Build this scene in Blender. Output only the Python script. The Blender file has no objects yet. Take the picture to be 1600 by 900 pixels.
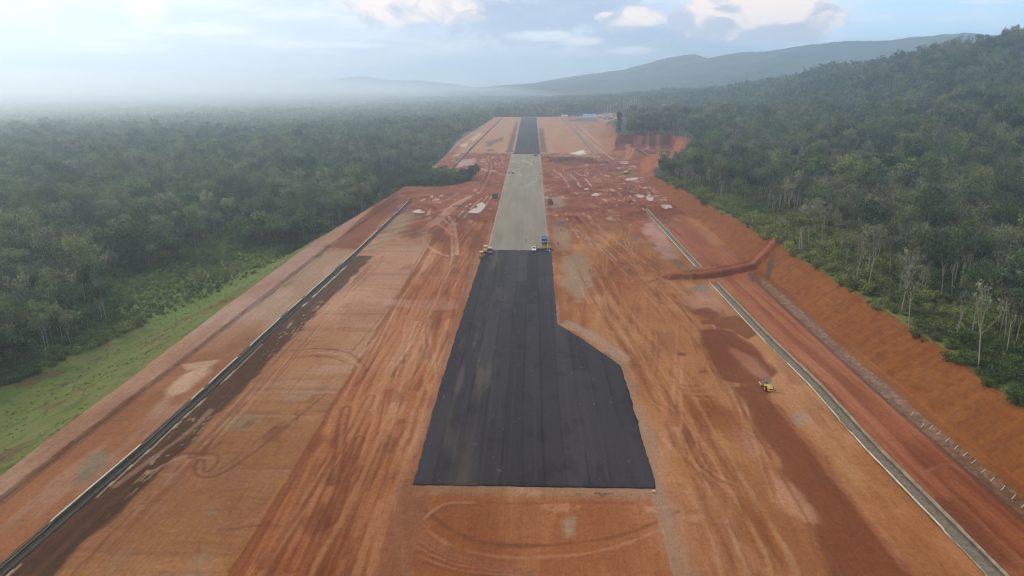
import bpy, bmesh, math, random
import numpy as np
from mathutils import Vector, Matrix

rad = math.radians
scene = bpy.context.scene
COL = scene.collection

# ------------------------------------------------------------------ camera, sky, sun, exposure
CAM_H = 80.0
FPX = 1100.0                      # focal length in photo pixels (1600 wide)
PITCH = math.atan(330.0 / FPX)
YAW = math.atan(32.0 / (FPX / math.cos(PITCH)))
cam_data = bpy.data.cameras.new("camera")
cam_data.sensor_width = 36.0
cam_data.lens = 36.0 * FPX / 1600.0
cam_data.clip_start = 0.5
cam_data.clip_end = 60000.0
cam = bpy.data.objects.new("camera", cam_data)
COL.objects.link(cam)
cam.location = (0, 0, CAM_H)
cam.rotation_euler = (math.pi / 2 - PITCH, 0, YAW)
scene.camera = cam

SUN_EL, SUN_AZ = 32.0, -48.0       # azimuth measured from +Y (runway direction) towards +X
SUN_STRENGTH = 1.5
SKY_STRENGTH = 0.1
EXPOSURE = 0.45
HAZE_DENSITY = 0.00030
MIST_DENSITY = 0.00055

scene.view_settings.view_transform = 'Standard'
scene.view_settings.look = 'None'
scene.view_settings.gamma = 1.0
scene.view_settings.exposure = EXPOSURE
scene.view_settings.use_curve_mapping = False
try:
    scene.cycles.use_denoising = True
    scene.cycles.volume_bounces = 4
    scene.cycles.filter_width = 1.2
    scene.cycles.max_bounces = 6
    scene.cycles.diffuse_bounces = 3
    scene.cycles.transparent_max_bounces = 8
except Exception:
    pass

sd = bpy.data.lights.new("sun", 'SUN')
sd.energy = SUN_STRENGTH
sd.angle = rad(12)
sd.color = (1.0, 0.88, 0.72)
sun = bpy.data.objects.new("sun", sd)
COL.objects.link(sun)
_az = rad(SUN_AZ)
_d = Vector((math.sin(_az) * math.cos(rad(SUN_EL)), math.cos(_az) * math.cos(rad(SUN_EL)), math.sin(rad(SUN_EL))))
sun.rotation_euler = _d.to_track_quat('Z', 'Y').to_euler()
sun.location = (-300, 100, 300)


class NT:
    """small node-tree helper: values may be floats or sockets"""
    def __init__(self, tree):
        self.t = tree
        self.n = tree.nodes
        self.l = tree.links

    def node(self, kind, **kw):
        nd = self.n.new(kind)
        for k, v in kw.items():
            setattr(nd, k, v)
        return nd

    def put(self, sock, v):
        if isinstance(v, bpy.types.NodeSocket):
            self.l.new(v, sock)
        else:
            sock.default_value = v

    def math(self, op, a, b=0.0, c=None, clamp=False):
        nd = self.node('ShaderNodeMath', operation=op, use_clamp=clamp)
        self.put(nd.inputs[0], a)
        self.put(nd.inputs[1], b)
        if c is not None:
            self.put(nd.inputs[2], c)
        return nd.outputs[0]

    def mixc(self, f, a, b, blend='MIX'):
        nd = self.node('ShaderNodeMix', data_type='RGBA', blend_type=blend)
        nd.clamp_factor = True
        self.put(nd.inputs[0], f)
        for s, v in ((nd.inputs[6], a), (nd.inputs[7], b)):
            if isinstance(v, tuple) and len(v) == 3:
                v = (*v, 1.0)
            self.put(s, v)
        return nd.outputs[2]

    def comb(self, x, y, z=0.0):
        nd = self.node('ShaderNodeCombineXYZ')
        self.put(nd.inputs[0], x); self.put(nd.inputs[1], y); self.put(nd.inputs[2], z)
        return nd.outputs[0]

    def noise(self, vec, scale, detail=4.0, rough=0.55, dist=0.0):
        nd = self.node('ShaderNodeTexNoise')
        if vec is not None:
            self.put(nd.inputs['Vector'], vec)
        self.put(nd.inputs['Scale'], scale)
        self.put(nd.inputs['Detail'], detail)
        self.put(nd.inputs['Roughness'], rough)
        self.put(nd.inputs['Distortion'], dist)
        return nd.outputs[0]

    def ramp(self, v, a, b, lo=0.0, hi=1.0):
        nd = self.node('ShaderNodeMapRange', interpolation_type='SMOOTHSTEP')
        self.put(nd.inputs[0], v)
        nd.inputs[1].default_value = a; nd.inputs[2].default_value = b
        nd.inputs[3].default_value = lo; nd.inputs[4].default_value = hi
        return nd.outputs[0]

    def mapping(self, vec, scale):
        nd = self.node('ShaderNodeVectorMath', operation='MULTIPLY')
        self.put(nd.inputs[0], vec)
        nd.inputs[1].default_value = scale
        return nd.outputs[0]


def build_world():
    w = bpy.data.worlds.new("World")
    scene.world = w
    w.use_nodes = True
    N = NT(w.node_tree)
    N.n.clear()
    out = N.node('ShaderNodeOutputWorld')
    bg = N.node('ShaderNodeBackground')
    sky = N.node('ShaderNodeTexSky', sky_type='NISHITA', sun_disc=False)
    sky.sun_elevation = rad(SUN_EL)
    sky.sun_rotation = rad(SUN_AZ)
    sky.altitude = 100
    sky.air_density = 1.0
    sky.dust_density = 1.0
    sky.ozone_density = 1.6
    tc = N.node('ShaderNodeTexCoord')
    sep = N.node('ShaderNodeSeparateXYZ')
    N.l.new(tc.outputs['Generated'], sep.inputs[0])
    X, Y, Z = sep.outputs
    az = N.math('MULTIPLY', N.math('ARCTAN2', X, Y), 57.2958)      # degrees, right positive
    el = N.math('MULTIPLY', N.math('ARCSINE', Z), 57.2958)
    v = N.comb(az, N.math('MULTIPLY', el, 1.5), 0.0)
    vs = N.comb(az, N.math('MULTIPLY', el, 4.0), 7.0)
    n_big = N.noise(v, 0.22, 6.0, 0.55)
    n_det = N.noise(v, 0.7, 6.0, 0.56)
    n_str = N.noise(vs, 0.16, 5.0, 0.55)
    K = 1.0 / SKY_STRENGTH            # clouds are given as final radiance, the background multiplies by SKY_STRENGTH

    def c(r, g, b):
        return (r * K, g * K, b * K, 1.0)

    # broken layer of blue-grey stratus over most of the sky, brighter to the left (sun side)
    left = N.ramp(az, -34.0, 4.0, 1.0, 0.0)
    layer = N.mixc(left, c(.46, .56, .72), c(.68, .76, .84))
    up = N.ramp(el, 7.0, 40.0)
    layer = N.mixc(up, layer, c(.76, .76, .77))
    layer = N.mixc(N.ramp(n_str, .36, .72), layer, N.mixc(0.5, layer, c(.95, .97, 1.0)))
    # gaps of blue sky: upper right corner, and a thin scatter elsewhere
    gap_r = N.math('MULTIPLY', N.ramp(az, 11.0, 21.0), N.ramp(el, 0.5, 3.5))
    gap = N.math('MULTIPLY', N.math('MAXIMUM', gap_r, N.math('MULTIPLY', N.ramp(el, 12, 30), N.ramp(n_big, .5, .6))), N.ramp(n_str, .78, .42))
    blue = N.mixc(1.0, sky.outputs[0], (1.0, 1.0, 1.0, 1.0), 'MULTIPLY')
    blue = N.mixc(0.82, blue, c(.50, .78, 1.05))
    col = N.mixc(N.math('MULTIPLY', gap, 0.85), layer, blue)

    # cumulus: ellipses in the sky given by azimuth / elevation, broken up by noise
    def blob(a0, e0, ra, re):
        dx = N.math('DIVIDE', N.math('SUBTRACT', az, a0), ra)
        dy = N.math('DIVIDE', N.math('SUBTRACT', el, e0), re)
        r2 = N.math('ADD', N.math('MULTIPLY', dx, dx), N.math('MULTIPLY', dy, dy))
        return N.math('SUBTRACT', 1.0, r2)

    def union(lst):
        o = lst[0]
        for b in lst[1:]:
            o = N.math('MAXIMUM', o, b)
        return o

    def cloud(blobs, amp, lo, hi):
        m = union([blob(*b) for b in blobs])
        m = N.math('MAXIMUM', m, -1.0)
        m = N.math('ADD', m, N.math('MULTIPLY', N.math('SUBTRACT', n_det, 0.5), amp))
        return N.ramp(m, lo, hi)

    sh_n = N.noise(v, 0.38, 3.0, 0.5, .6)
    shade = N.ramp(N.math('ADD', N.math('MULTIPLY', N.math('SUBTRACT', el, 4.3), .10), sh_n),   .36, .60)
    warm = N.mixc(shade, c(.47, .51, .61), c(.90, .78, .71))
    grey = N.mixc(n_det, c(.25, .34, .50), c(.42, .51, .65))
    # grey-blue rain cloud in the middle with lit tops
    rain = cloud([(-0.5, 4.4, 7.5, 2.9), (3.5, 5.2, 5.0, 2.6), (8.5, 2.6, 7.0, 1.4), (12, 2.2, 8, 1.2)], 2.4, -0.1, 0.9)
    col = N.mixc(N.math('MULTIPLY', rain, .85), col, grey)
    lit = cloud([(-10.2, 5.6, 5.0, 2.3), (-7.0, 5.0, 3.2, 1.4), (-13.5, 6.8, 4.0, 1.6), (-2.5, 6.4, 3.0, 0.9), (-5.0, 4.2, 1.7, .4)], 2.2, -0.25, 0.75)
    col = N.mixc(N.math('MULTIPLY', lit, .95), col, warm)
    cum = cloud([(16.8, 4.7, 4.4, 2.6), (19.0, 4.0, 3.2, 1.8), (14.0, 4.5, 3.0, 1.4), (7.6, 4.2, 2.3, .8), (11.2, 4.2, 1.5, .7), (16.5, 3.2, 5.0, .9), (5.8, 4.3, 1.0, .4), (15.0, 3.4, 3.0, 1.0)], 2.3, -0.35, 0.55)
    col = N.mixc(N.math('MULTIPLY', cum, .97), col, warm)
    wisp = cloud([(0.8, 3.0, 3.4, .5), (3.8, 2.6, 2.2, .4), (-27.5, 4.6, 1.6, 2.0), (-24, 3.2, 4, .5), (-20, 1.0, 10, .45), (-30, 1.9, 5, .5), (-16, 2.3, 6, .35), (7.5, 1.9, 2.5, .4)], 2.0, 0.0, 0.9)
    col = N.mixc(N.math('MULTIPLY', wisp, .6), col, c(.95, .93, .94))
    # below the horizon: distant ground bounce
    col = N.mixc(N.ramp(el, -0.6, -4.0), col, c(.20, .22, .20))
    N.l.new(col, bg.inputs['Color'])
    bg.inputs['Strength'].default_value = SKY_STRENGTH
    N.l.new(bg.outputs[0], out.inputs['Surface'])


build_world()

# ------------------------------------------------------------------ helpers: projection, noise, mesh building
cp, sp_, cy, sy = math.cos(PITCH), math.sin(PITCH), math.cos(YAW), math.sin(YAW)


def ray(px, py):
    u, v = px - 800.0, py - 450.0
    x, y, z = u, FPX * cp - v * sp_, -(FPX * sp_ + v * cp)
    return np.array((x * cy - y * sy, x * sy + y * cy, z))


def P(px, py, z=0.0):
    """world x, y of the ground point seen at a photo pixel, at height z"""
    r = ray(px, py)
    t = (z - CAM_H) / r[2]
    return np.array((r[0] * t, r[1] * t))


def PD(px, py, dist):
    """world point on the ray of a photo pixel at a horizontal distance"""
    r = ray(px, py)
    t = dist / math.hypot(r[0], r[1])
    return np.array((r[0] * t, r[1] * t, CAM_H + r[2] * t))


def project(x, y, z):
    x = np.asarray(x, float); y = np.asarray(y, float); z = np.asarray(z, float) - CAM_H
    xr = x * cy + y * sy
    yr = -x * sy + y * cy
    f = yr * cp - z * sp_
    d = -yr * sp_ - z * cp
    f = np.where(f < 1e-3, 1e-3, f)
    return 800 + FPX * xr / f, 450 + FPX * d / f, f


def _hash(ix, iy, seed):
    h = (ix.astype(np.int64) * 374761393 + iy.astype(np.int64) * 668265263 + seed * 144665) & 0x7fffffff
    h = ((h ^ (h >> 13)) * 1274126177) & 0x7fffffff
    h = h ^ (h >> 16)
    return (h & 0xffff) / 65535.0


def vnoise(x, y, seed=0):
    x0 = np.floor(x); y0 = np.floor(y)
    fx = x - x0; fy = y - y0
    fx = fx * fx * (3 - 2 * fx); fy = fy * fy * (3 - 2 * fy)
    ix = x0.astype(np.int64); iy = y0.astype(np.int64)
    a = _hash(ix, iy, seed); b = _hash(ix + 1, iy, seed)
    c = _hash(ix, iy + 1, seed); d = _hash(ix + 1, iy + 1, seed)
    return (a + (b - a) * fx) * (1 - fy) + (c + (d - c) * fx) * fy


def fbm(x, y, oct=4, seed=0):
    o = np.zeros_like(np.asarray(x, float)); a = 0.5; s = 1.0; tot = 0
    for k in range(oct):
        o += a * vnoise(x * s, y * s, seed + k * 17); tot += a
        a *= 0.5; s *= 2.03
    return o / tot


def sstep(a, b, x):
    t = np.clip((x - a) / (b - a), 0, 1)
    return t * t * (3 - 2 * t)


def link(o, parent=None):
    COL.objects.link(o)
    if parent is not None:
        o.parent = parent
    return o


def tag(o, label=None, cat=None, group=None, kind=None):
    if label: o['label'] = label
    if cat: o['category'] = cat
    if group: o['group'] = group
    if kind: o['kind'] = kind
    return o


def empty(name, loc, rz=0.0):
    o = bpy.data.objects.new(name, None)
    o.empty_display_size = 1.0
    COL.objects.link(o)
    o.location = loc
    o.rotation_euler = (0, 0, rz)
    return o


def np_mesh(name, V, F, mats=(), smooth=False, fmat=None):
    """V (n,3), F (m,4) or (m,3) arrays"""
    me = bpy.data.meshes.new(name)
    V = np.asarray(V, np.float32); F = np.asarray(F, np.int32)
    k = F.shape[1]
    me.vertices.add(len(V)); me.vertices.foreach_set('co', V.ravel())
    me.loops.add(F.size); me.loops.foreach_set('vertex_index', F.ravel())
    me.polygons.add(len(F))
    me.polygons.foreach_set('loop_start', np.arange(0, F.size, k, dtype=np.int32))
    try:
        me.polygons.foreach_set('loop_total', np.full(len(F), k, np.int32))
    except Exception:
        pass
    if smooth:
        me.polygons.foreach_set('use_smooth', np.ones(len(F), bool))
    for m in mats:
        me.materials.append(m)
    if fmat is not None:
        me.polygons.foreach_set('material_index', np.asarray(fmat, np.int32))
    me.update(calc_edges=True)
    return me


def grid_faces(nr, nc):
    i = np.arange(nr - 1)[:, None] * nc + np.arange(nc - 1)[None, :]
    return np.stack([i, i + 1, i + 1 + nc, i + nc], -1).reshape(-1, 4)


class MB:
    """collects simple shapes into one mesh"""
    def __init__(self):
        self.bm = bmesh.new()

    def _xf(self, vs, loc, rot, scale=None):
        M = Matrix.Translation(Vector(loc)) @ (rot if rot is not None else Matrix.Identity(4))
        if scale is not None:
            M = M @ Matrix.Diagonal((*scale, 1.0))
        bmesh.ops.transform(self.bm, matrix=M, verts=vs)

    def box(self, loc, size, rz=0.0, rx=0.0, ry=0.0, bevel=0.0, taper=None):
        r = bmesh.ops.create_cube(self.bm, size=1.0)
        vs = r['verts']
        if taper:
            for v in vs:
                if v.co.z > 0:
                    v.co.x *= taper[0]; v.co.y *= taper[1]
        rot = Matrix.Rotation(rz, 4, 'Z') @ Matrix.Rotation(ry, 4, 'Y') @ Matrix.Rotation(rx, 4, 'X')
        self._xf(vs, loc, rot, size)
        if bevel > 0:
            es = list({e for v in vs for e in v.link_edges})
            bmesh.ops.bevel(self.bm, geom=es, offset=bevel, segments=2, affect='EDGES', profile=.5)
        return self

    def cyl(self, loc, r, h, axis='Z', seg=16, r2=None):
        o = bmesh.ops.create_cone(self.bm, cap_ends=True, segments=seg, radius1=r, radius2=r if r2 is None else r2, depth=h)
        rot = {'Z': Matrix.Identity(4), 'X': Matrix.Rotation(math.pi / 2, 4, 'Y'), 'Y': Matrix.Rotation(-math.pi / 2, 4, 'X')}[axis]
        self._xf(o['verts'], loc, rot)
        return self

    def bar(self, a, b, r, seg=6):
        a = Vector(a); b = Vector(b)
        d = b - a
        o = bmesh.ops.create_cone(self.bm, cap_ends=True, segments=seg, radius1=r, radius2=r, depth=d.length)
        self._xf(o['verts'], (a + b) / 2, d.to_track_quat('Z', 'Y').to_matrix().to_4x4())
        return self

    def sph(self, loc, r, scale=(1, 1, 1), seg=10):
        o = bmesh.ops.create_uvsphere(self.bm, u_segments=seg, v_segments=max(6, seg - 2), radius=r)
        self._xf(o['verts'], loc, None, scale)
        return self

    def prism(self, pts, x0, x1):
        """profile in (y, z), extruded along x"""
        a = [self.bm.verts.new((x0, p[0], p[1])) for p in pts]
        b = [self.bm.verts.new((x1, p[0], p[1])) for p in pts]
        n = len(pts)
        self.bm.faces.new(a); self.bm.faces.new(b[::-1])
        for i in range(n):
            self.bm.faces.new((a[i], b[i], b[(i + 1) % n], a[(i + 1) % n]))
        return self

    def build(self, name, mat, parent=None, smooth=False):
        bmesh.ops.recalc_face_normals(self.bm, faces=self.bm.faces[:])
        me = bpy.data.meshes.new(name)
        self.bm.to_mesh(me)
        self.bm.free()
        me.materials.append(mat)
        if smooth:
            for p in me.polygons:
                p.use_smooth = True
        return link(bpy.data.objects.new(name, me), parent)


def copy_thing(root):
    c = root.copy(); COL.objects.link(c)
    for ch in list(root.children):
        d = ch.copy(); COL.objects.link(d); d.parent = c
        for g in list(ch.children):
            e = g.copy(); COL.objects.link(e); e.parent = d
    return c


# ------------------------------------------------------------------ materials
def mat_plain(name, col, rough=.6, metal=0.0, var=.15, scale=3.0, dirt=None, dirt_amt=0.5, spec=0.3):
    m = bpy.data.materials.new(name); m.use_nodes = True
    N = NT(m.node_tree)
    b = N.n['Principled BSDF']
    tc = N.node('ShaderNodeTexCoord')
    n = N.noise(tc.outputs['Object'], scale, 4.0, .6)
    lo = tuple(c * (1 - var) for c in col); hi = tuple(min(1, c * (1 + var)) for c in col)
    c = N.mixc(n, lo, hi)
    if dirt is not None:
        n2 = N.noise(tc.outputs['Object'], scale * .45, 5.0, .65)
        c = N.mixc(N.math('MULTIPLY', N.ramp(n2, .45, .65), dirt_amt), c, dirt)
    N.l.new(c, b.inputs['Base Color'])
    b.inputs['Roughness'].default_value = rough
    b.inputs['Metallic'].default_value = metal
    b.inputs['Specular IOR Level'].default_value = spec
    return m


MUD = (.30, .11, .05)
M = {}
M['yellow'] = mat_plain('machine_yellow', (.62, .41, .085), .45, dirt=MUD, dirt_amt=.35, scale=1.5)
M['cream'] = mat_plain('faded_cream_paint', (.62, .50, .30), .5, dirt=MUD, dirt_amt=.35, scale=1.5)
M['orange'] = mat_plain('machine_orange', (.50, .18, .05), .5, dirt=MUD, dirt_amt=.35, scale=1.5)
M['steel'] = mat_plain('worn_steel', (.20, .16, .13), .5, .3, dirt=MUD, dirt_amt=.6, scale=1.5)
M['dark'] = mat_plain('dark_rubber', (.022, .021, .021), .85, dirt=MUD, dirt_amt=.3)
M['darkgrey'] = mat_plain('dark_grey_paint', (.06, .06, .065), .5, dirt=MUD, dirt_amt=.25)
M['bluegrey'] = mat_plain('blue_grey_roof_paint', (.09, .10, .14), .5)
M['white'] = mat_plain('white_paint', (.78, .78, .76), .35, var=.04, dirt=MUD, dirt_amt=.12)
M['glass'] = mat_plain('dark_glass', (.015, .018, .022), .08, var=.05, spec=.5)
M['blue'] = mat_plain('blue_tarp', (.025, .05, .19), .5)
M['bluepaint'] = mat_plain('blue_truck_paint', (.025, .06, .22), .4, dirt=MUD, dirt_amt=.25)
M['blueroof'] = mat_plain('blue_sheet_roof', (.10, .30, .62), .45)
M['maroon'] = mat_plain('maroon_truck_paint', (.13, .035, .03), .5, dirt=MUD, dirt_amt=.3)
M['green'] = mat_plain('dark_green_paint', (.035, .05, .035), .5, dirt=MUD, dirt_amt=.3)
M['wallpaint'] = mat_plain('pale_wall_paint', (.62, .57, .52), .8, dirt=(.4, .25, .17), dirt_amt=.4, scale=.4)
M['rust'] = mat_plain('rusty_roof', (.22, .09, .06), .7, scale=.5)
M['greyroof'] = mat_plain('grey_zinc_roof', (.35, .37, .40), .45, scale=.5)
M['galv'] = mat_plain('galvanised_steel', (.45, .47, .49), .5, .2)
M['wood'] = mat_plain('grey_weathered_wood', (.24, .17, .11), .85, scale=4)
M['stake'] = mat_plain('pale_stake_wood', (.48, .39, .28), .85, scale=4)
M['skin'] = mat_plain('skin', (.30, .16, .10), .6, var=.05)
M['cloth_dark'] = mat_plain('dark_work_clothes', (.05, .05, .07), .9)
M['vest'] = mat_plain('yellow_green_vest', (.45, .60, .06), .8)
M['vest_orange'] = mat_plain('orange_vest', (.75, .20, .03), .8)
M['helmet'] = mat_plain('white_helmet', (.8, .8, .78), .4)
M['lamp'] = mat_plain('lamp_lens', (.6, .6, .62), .15)
M['asphalt_pile'] = mat_plain('loose_asphalt_mix', (.03, .026, .028), .95, scale=6)


def mat_leaf(name, c1, c2, c3, sat=0.3):
    m = bpy.data.materials.new(name); m.use_nodes = True
    N = NT(m.node_tree)
    b = N.n['Principled BSDF']
    oi = N.node('ShaderNodeObjectInfo')
    g = N.node('ShaderNodeNewGeometry')
    tn = N.node('ShaderNodeAttribute', attribute_name='tone')
    rnd = N.math('FRACT', N.math('ADD', oi.outputs['Random'], tn.outputs['Fac']))
    c = N.mixc(rnd, c1, c2)
    c = N.mixc(N.math('POWER', g.outputs['Random Per Island'], 2.0), c, c3)
    pn = N.noise(g.outputs['Position'], 0.013, 3.0, .6)      # stand-to-stand colour drift over the forest
    c = N.mixc(N.ramp(pn, .42, .60, 0.0, .75), c, N.mixc(.65, c, c3))
    pd = N.noise(g.outputs['Position'], 0.022, 4.0, .6)
    pk = N.node('ShaderNodeCombineColor')
    for i, q in enumerate((.46, .60, .58)):
        N.put(pk.inputs[i], N.ramp(pd, .40, .56, q, 1.15))
    c = N.mixc(1.0, c, pk.outputs[0], 'MULTIPLY')
    rnd2 = N.math('FRACT', N.math('MULTIPLY', rnd, 7.31))
    br = N.math('MULTIPLY', N.math('ADD', 0.66, N.math('MULTIPLY', g.outputs['Random Per Island'], .64)), N.math('ADD', .66, N.math('MULTIPLY', rnd2, .90)))
    bw = N.node('ShaderNodeCombineColor')
    for i in range(3):
        N.put(bw.inputs[i], br)
    c = N.mixc(1.0, c, bw.outputs[0], 'MULTIPLY')
    N.l.new(c, b.inputs['Base Color'])
    tl = N.node('ShaderNodeBsdfTranslucent')
    N.l.new(c, tl.inputs['Color'])
    mx = N.node('ShaderNodeMixShader'); mx.inputs[0].default_value = .3
    N.l.new(b.outputs[0], mx.inputs[1]); N.l.new(tl.outputs[0], mx.inputs[2])
    N.l.new(mx.outputs[0], N.n['Material Output'].inputs['Surface'])
    b.inputs['Roughness'].default_value = .75
    b.inputs['Specular IOR Level'].default_value = .2
    return m


M['leaf_rubber'] = mat_leaf('grey_green_leaves', (.098, .138, .038), (.128, .148, .045), (.155, .150, .060))
M['leaf_broad'] = mat_leaf('dark_green_leaves', (.055, .095, .023), (.088, .125, .032), (.112, .130, .038))
M['leaf_shrub'] = mat_leaf('bright_green_leaves', (.108, .145, .029), (.150, .180, .038), (.175, .180, .050))
M['leaf_dark'] = mat_leaf('very_dark_leaves', (.030, .052, .022), (.042, .066, .026), (.05, .07, .03))
M['leaf_grey'] = mat_leaf('dry_grey_leaves', (.122, .138, .056), (.150, .150, .075), (.175, .160, .095))
M['leaf_grass'] = mat_leaf('grass_blades', (.100, .115, .030), (.125, .130, .036), (.140, .132, .045))
M['bark'] = mat_plain('pale_grey_bark', (.32, .28, .215), .9, var=.3, scale=.7)
M['bark_pale'] = mat_plain('white_grey_bark', (.34, .30, .24), .9, var=.3, scale=.6)
M['bark_dark'] = mat_plain('brown_bark', (.12, .095, .07), .9, var=.3, scale=.8)


def mat_concrete(name, col, stain, scale=.35):
    m = bpy.data.materials.new(name); m.use_nodes = True
    N = NT(m.node_tree)
    b = N.n['Principled BSDF']
    g = N.node('ShaderNodeNewGeometry')
    n = N.noise(g.outputs['Position'], scale, 6.0, .65)
    n2 = N.noise(g.outputs['Position'], scale * 9, 4.0, .6)
    c = N.mixc(N.ramp(n, .35, .68), col, stain)
    c = N.mixc(N.math('MULTIPLY', N.ramp(n2, .5, .7), .35), c, tuple(x * .5 for x in stain))
    N.l.new(c, b.inputs['Base Color'])
    b.inputs['Roughness'].default_value = .9
    return m


M['concrete'] = mat_concrete('drain_concrete', (.33, .265, .18), (.19, .135, .08))
M['concrete_cap'] = mat_concrete('drain_cap_concrete', (.64, .53, .39), (.46, .33, .22))
M['concrete_dark'] = mat_concrete('damp_concrete', (.190, .148, .092), (.105, .075, .043), 1.2)
M['concrete_mud'] = mat_concrete('muddy_concrete', (.080, .062, .036), (.050, .035, .020), 1.0)


def mat_attr(name, rough_dry=.95, rough_wet=.55, grain=.75, streak=.38, bump=.3, fade=0.0):
    """surface whose base colour is the per-vertex soil map, broken up by world-space noise"""
    m = bpy.data.materials.new(name); m.use_nodes = True
    N = NT(m.node_tree)
    b = N.n['Principled BSDF']
    at = N.node('ShaderNodeAttribute', attribute_name='soil')
    wt = N.node('ShaderNodeAttribute', attribute_name='wet')
    g = N.node('ShaderNodeNewGeometry')
    pos = g.outputs['Position']
    n1 = N.noise(pos, .9, 6.0, .65)
    n2 = N.noise(N.mapping(pos, (1.6, .09, 1.0)), 1.0, 5.0, .62, .3)     # machine passes along the strip
    n3 = N.noise(N.mapping(pos, (.05, .35, 1.0)), 1.0, 4.0, .6, 1.2)
    n4 = N.noise(N.mapping(pos, (1.0, .55, 1.0)), 2.6, 3.0, .7)
    f = N.math('ADD', N.math('MULTIPLY', N.math('SUBTRACT', n1, .5), 1.0 * grain),
               N.math('ADD', N.math('MULTIPLY', N.math('SUBTRACT', n2, .5), streak),
                      N.math('MULTIPLY', N.math('SUBTRACT', n3, .5), .35 * grain)))
    f = N.math('ADD', f, N.math('MULTIPLY', N.math('SUBTRACT', n4, .5), .9 * grain))
    k = N.math('ADD', 1.0, f)
    cc = N.node('ShaderNodeCombineColor')
    N.put(cc.inputs[0], k)
    N.put(cc.inputs[1], N.math('ADD', 1.0, N.math('MULTIPLY', f, 1.15)))
    N.put(cc.inputs[2], N.math('ADD', 1.0, N.math('MULTIPLY', f, 1.25)))
    c = N.mixc(1.0, at.outputs['Color'], cc.outputs[0], 'MULTIPLY')
    N.l.new(c, b.inputs['Base Color'])
    r = N.math('SUBTRACT', rough_dry, N.math('MULTIPLY', wt.outputs['Fac'], rough_dry - rough_wet))
    N.l.new(r, b.inputs['Roughness'])
    b.inputs['Specular IOR Level'].default_value = .10
    bp = N.node('ShaderNodeBump')
    bp.inputs['Strength'].default_value = bump
    bp.inputs['Distance'].default_value = .5
    N.l.new(N.math('ADD', n1, n2), bp.inputs['Height'])
    N.l.new(bp.outputs[0], b.inputs['Normal'])
    return m


M['ground'] = mat_attr('laterite_ground')
M['asphalt'] = mat_attr('fresh_asphalt', .95, .75, grain=.30, streak=.16, bump=.12)
M['base'] = mat_attr('crushed_stone_base', .95, .6, grain=.22, streak=.22, bump=.1)

# ------------------------------------------------------------------ terrain: lines read off the site, in metres
def line_x(px_pts, z=0.0):
    w = np.array([P(a, b, z) for a, b in px_pts])
    o = np.argsort(w[:, 1])
    w = w[o]
    return lambda y: np.interp(y, w[:, 1], w[:, 0])


berm_out = line_x([(0, 748), (100, 671), (200, 597), (300, 520), (380, 461), (430, 424), (490, 380), (553, 341), (610, 306), (680, 261), (715, 222), (772, 184)])
berm_in = line_x([(0, 782), (100, 704), (200, 627), (300, 551), (380, 489), (495, 399), (560, 352), (622, 310), (690, 262), (722, 222), (777, 184)])
ldrain = line_x([(0, 893), (107, 800), (217, 705), (320, 612), (440, 500), (556, 396), (640, 315), (707, 263), (742, 226), (782, 187)])
rdrain = line_x([(1560, 900), (1462, 800), (1363, 700), (1273, 600), (1190, 520), (1115, 441), (1091, 416), (1008, 326), (932, 246), (905, 214), (875, 184)])
ditch = line_x([(1600, 800), (1500, 716), (1400, 630), (1300, 542), (1190, 441)])
toe = line_x([(1600, 768), (1500, 684), (1400, 600), (1300, 516), (1215, 443), (1150, 400), (1098, 352), (1069, 332), (1030, 302), (1005, 283), (1004, 268), (1000, 255), (962, 240), (952, 214), (946, 196), (952, 187)])
top9 = line_x([(1700, 705), (1600, 634), (1500, 559), (1400, 494), (1300, 432), (1230, 389)], 9.0)
top6 = line_x([(1184, 366), (1122, 331), (1075, 299), (1049, 285)], 6.5)


def xtop(y):
    a = top9(y); b = top6(y)
    y9, y6 = P(1230, 389, 9)[1], P(1184, 366, 6.5)[1]
    t = sstep(y9, y6 + 15, y)
    far = toe(y) + 9
    m = a * (1 - t) + b * t
    return np.maximum(m * (1 - sstep(490, 560, y)) + far * sstep(490, 560, y), toe(y) + 4)


def cut_h(y):
    return np.interp(y, [0, 300, 360, 480, 560, 650, 700, 760, 880, 950, 1100, 1400], [9, 9, 8.5, 6.5, 4, 3, 5, 10, 12, 8, 5, 3])


END_Y = 1500.0
ctl = []
for d in (150, 400, 900, 1500, 2300, 3400):                     # low plain on the downhill side and beyond the far end
    for a in (-62, -45, -32, -20, -9):
        ctl.append((d * math.sin(rad(a)), d * math.cos(rad(a)), -12 - 2.0 * (d > 1000)))
for d in (1650, 2000, 2600, 3400):
    ctl.append((d * math.sin(rad(-3)), d * math.cos(rad(-3)), -8)); ctl.append((d * math.sin(rad(2)), d * math.cos(rad(2)), -3))
TREE_H = 16
crest = [(880, 150, 3000), (960, 150, 2700), (1070, 143, 2300), (1150, 136, 2000), (1232, 121, 1750), (1290, 101, 1500), (1330, 108, 1480), (1400, 92, 1330), (1475, 78, 1230), (1550, 68, 1150), (1600, 53, 1080), (1720, 25, 1000), (1900, 5, 950)]
for px, py, d in crest:
    w = PD(px, py, d)
    ctl.append((w[0], w[1], w[2] - TREE_H))
    ctl.append((w[0] * 1.35, w[1] * 1.35, max(-5, (w[2] - TREE_H) * .55)))
for y in (60, 160, 260, 360):
    ctl.append((float(xtop(y)) + 10, y, 9)); ctl.append((float(xtop(y)) + 120, y, 20)); ctl.append((float(xtop(y)) + 320, y, 52))
for y in (480, 620):
    ctl.append((float(xtop(y)) + 10, y, 7)); ctl.append((float(xtop(y)) + 130, y, 20)); ctl.append((float(xtop(y)) + 350, y, 66))
for y in (850, 1100, 1400):
    ctl.append((float(xtop(y)) + 20, y, 10)); ctl.append((float(xtop(y)) + 150, y, 16)); ctl.append((float(xtop(y)) + 330, y, 40))
ctl = np.array(ctl)


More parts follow.
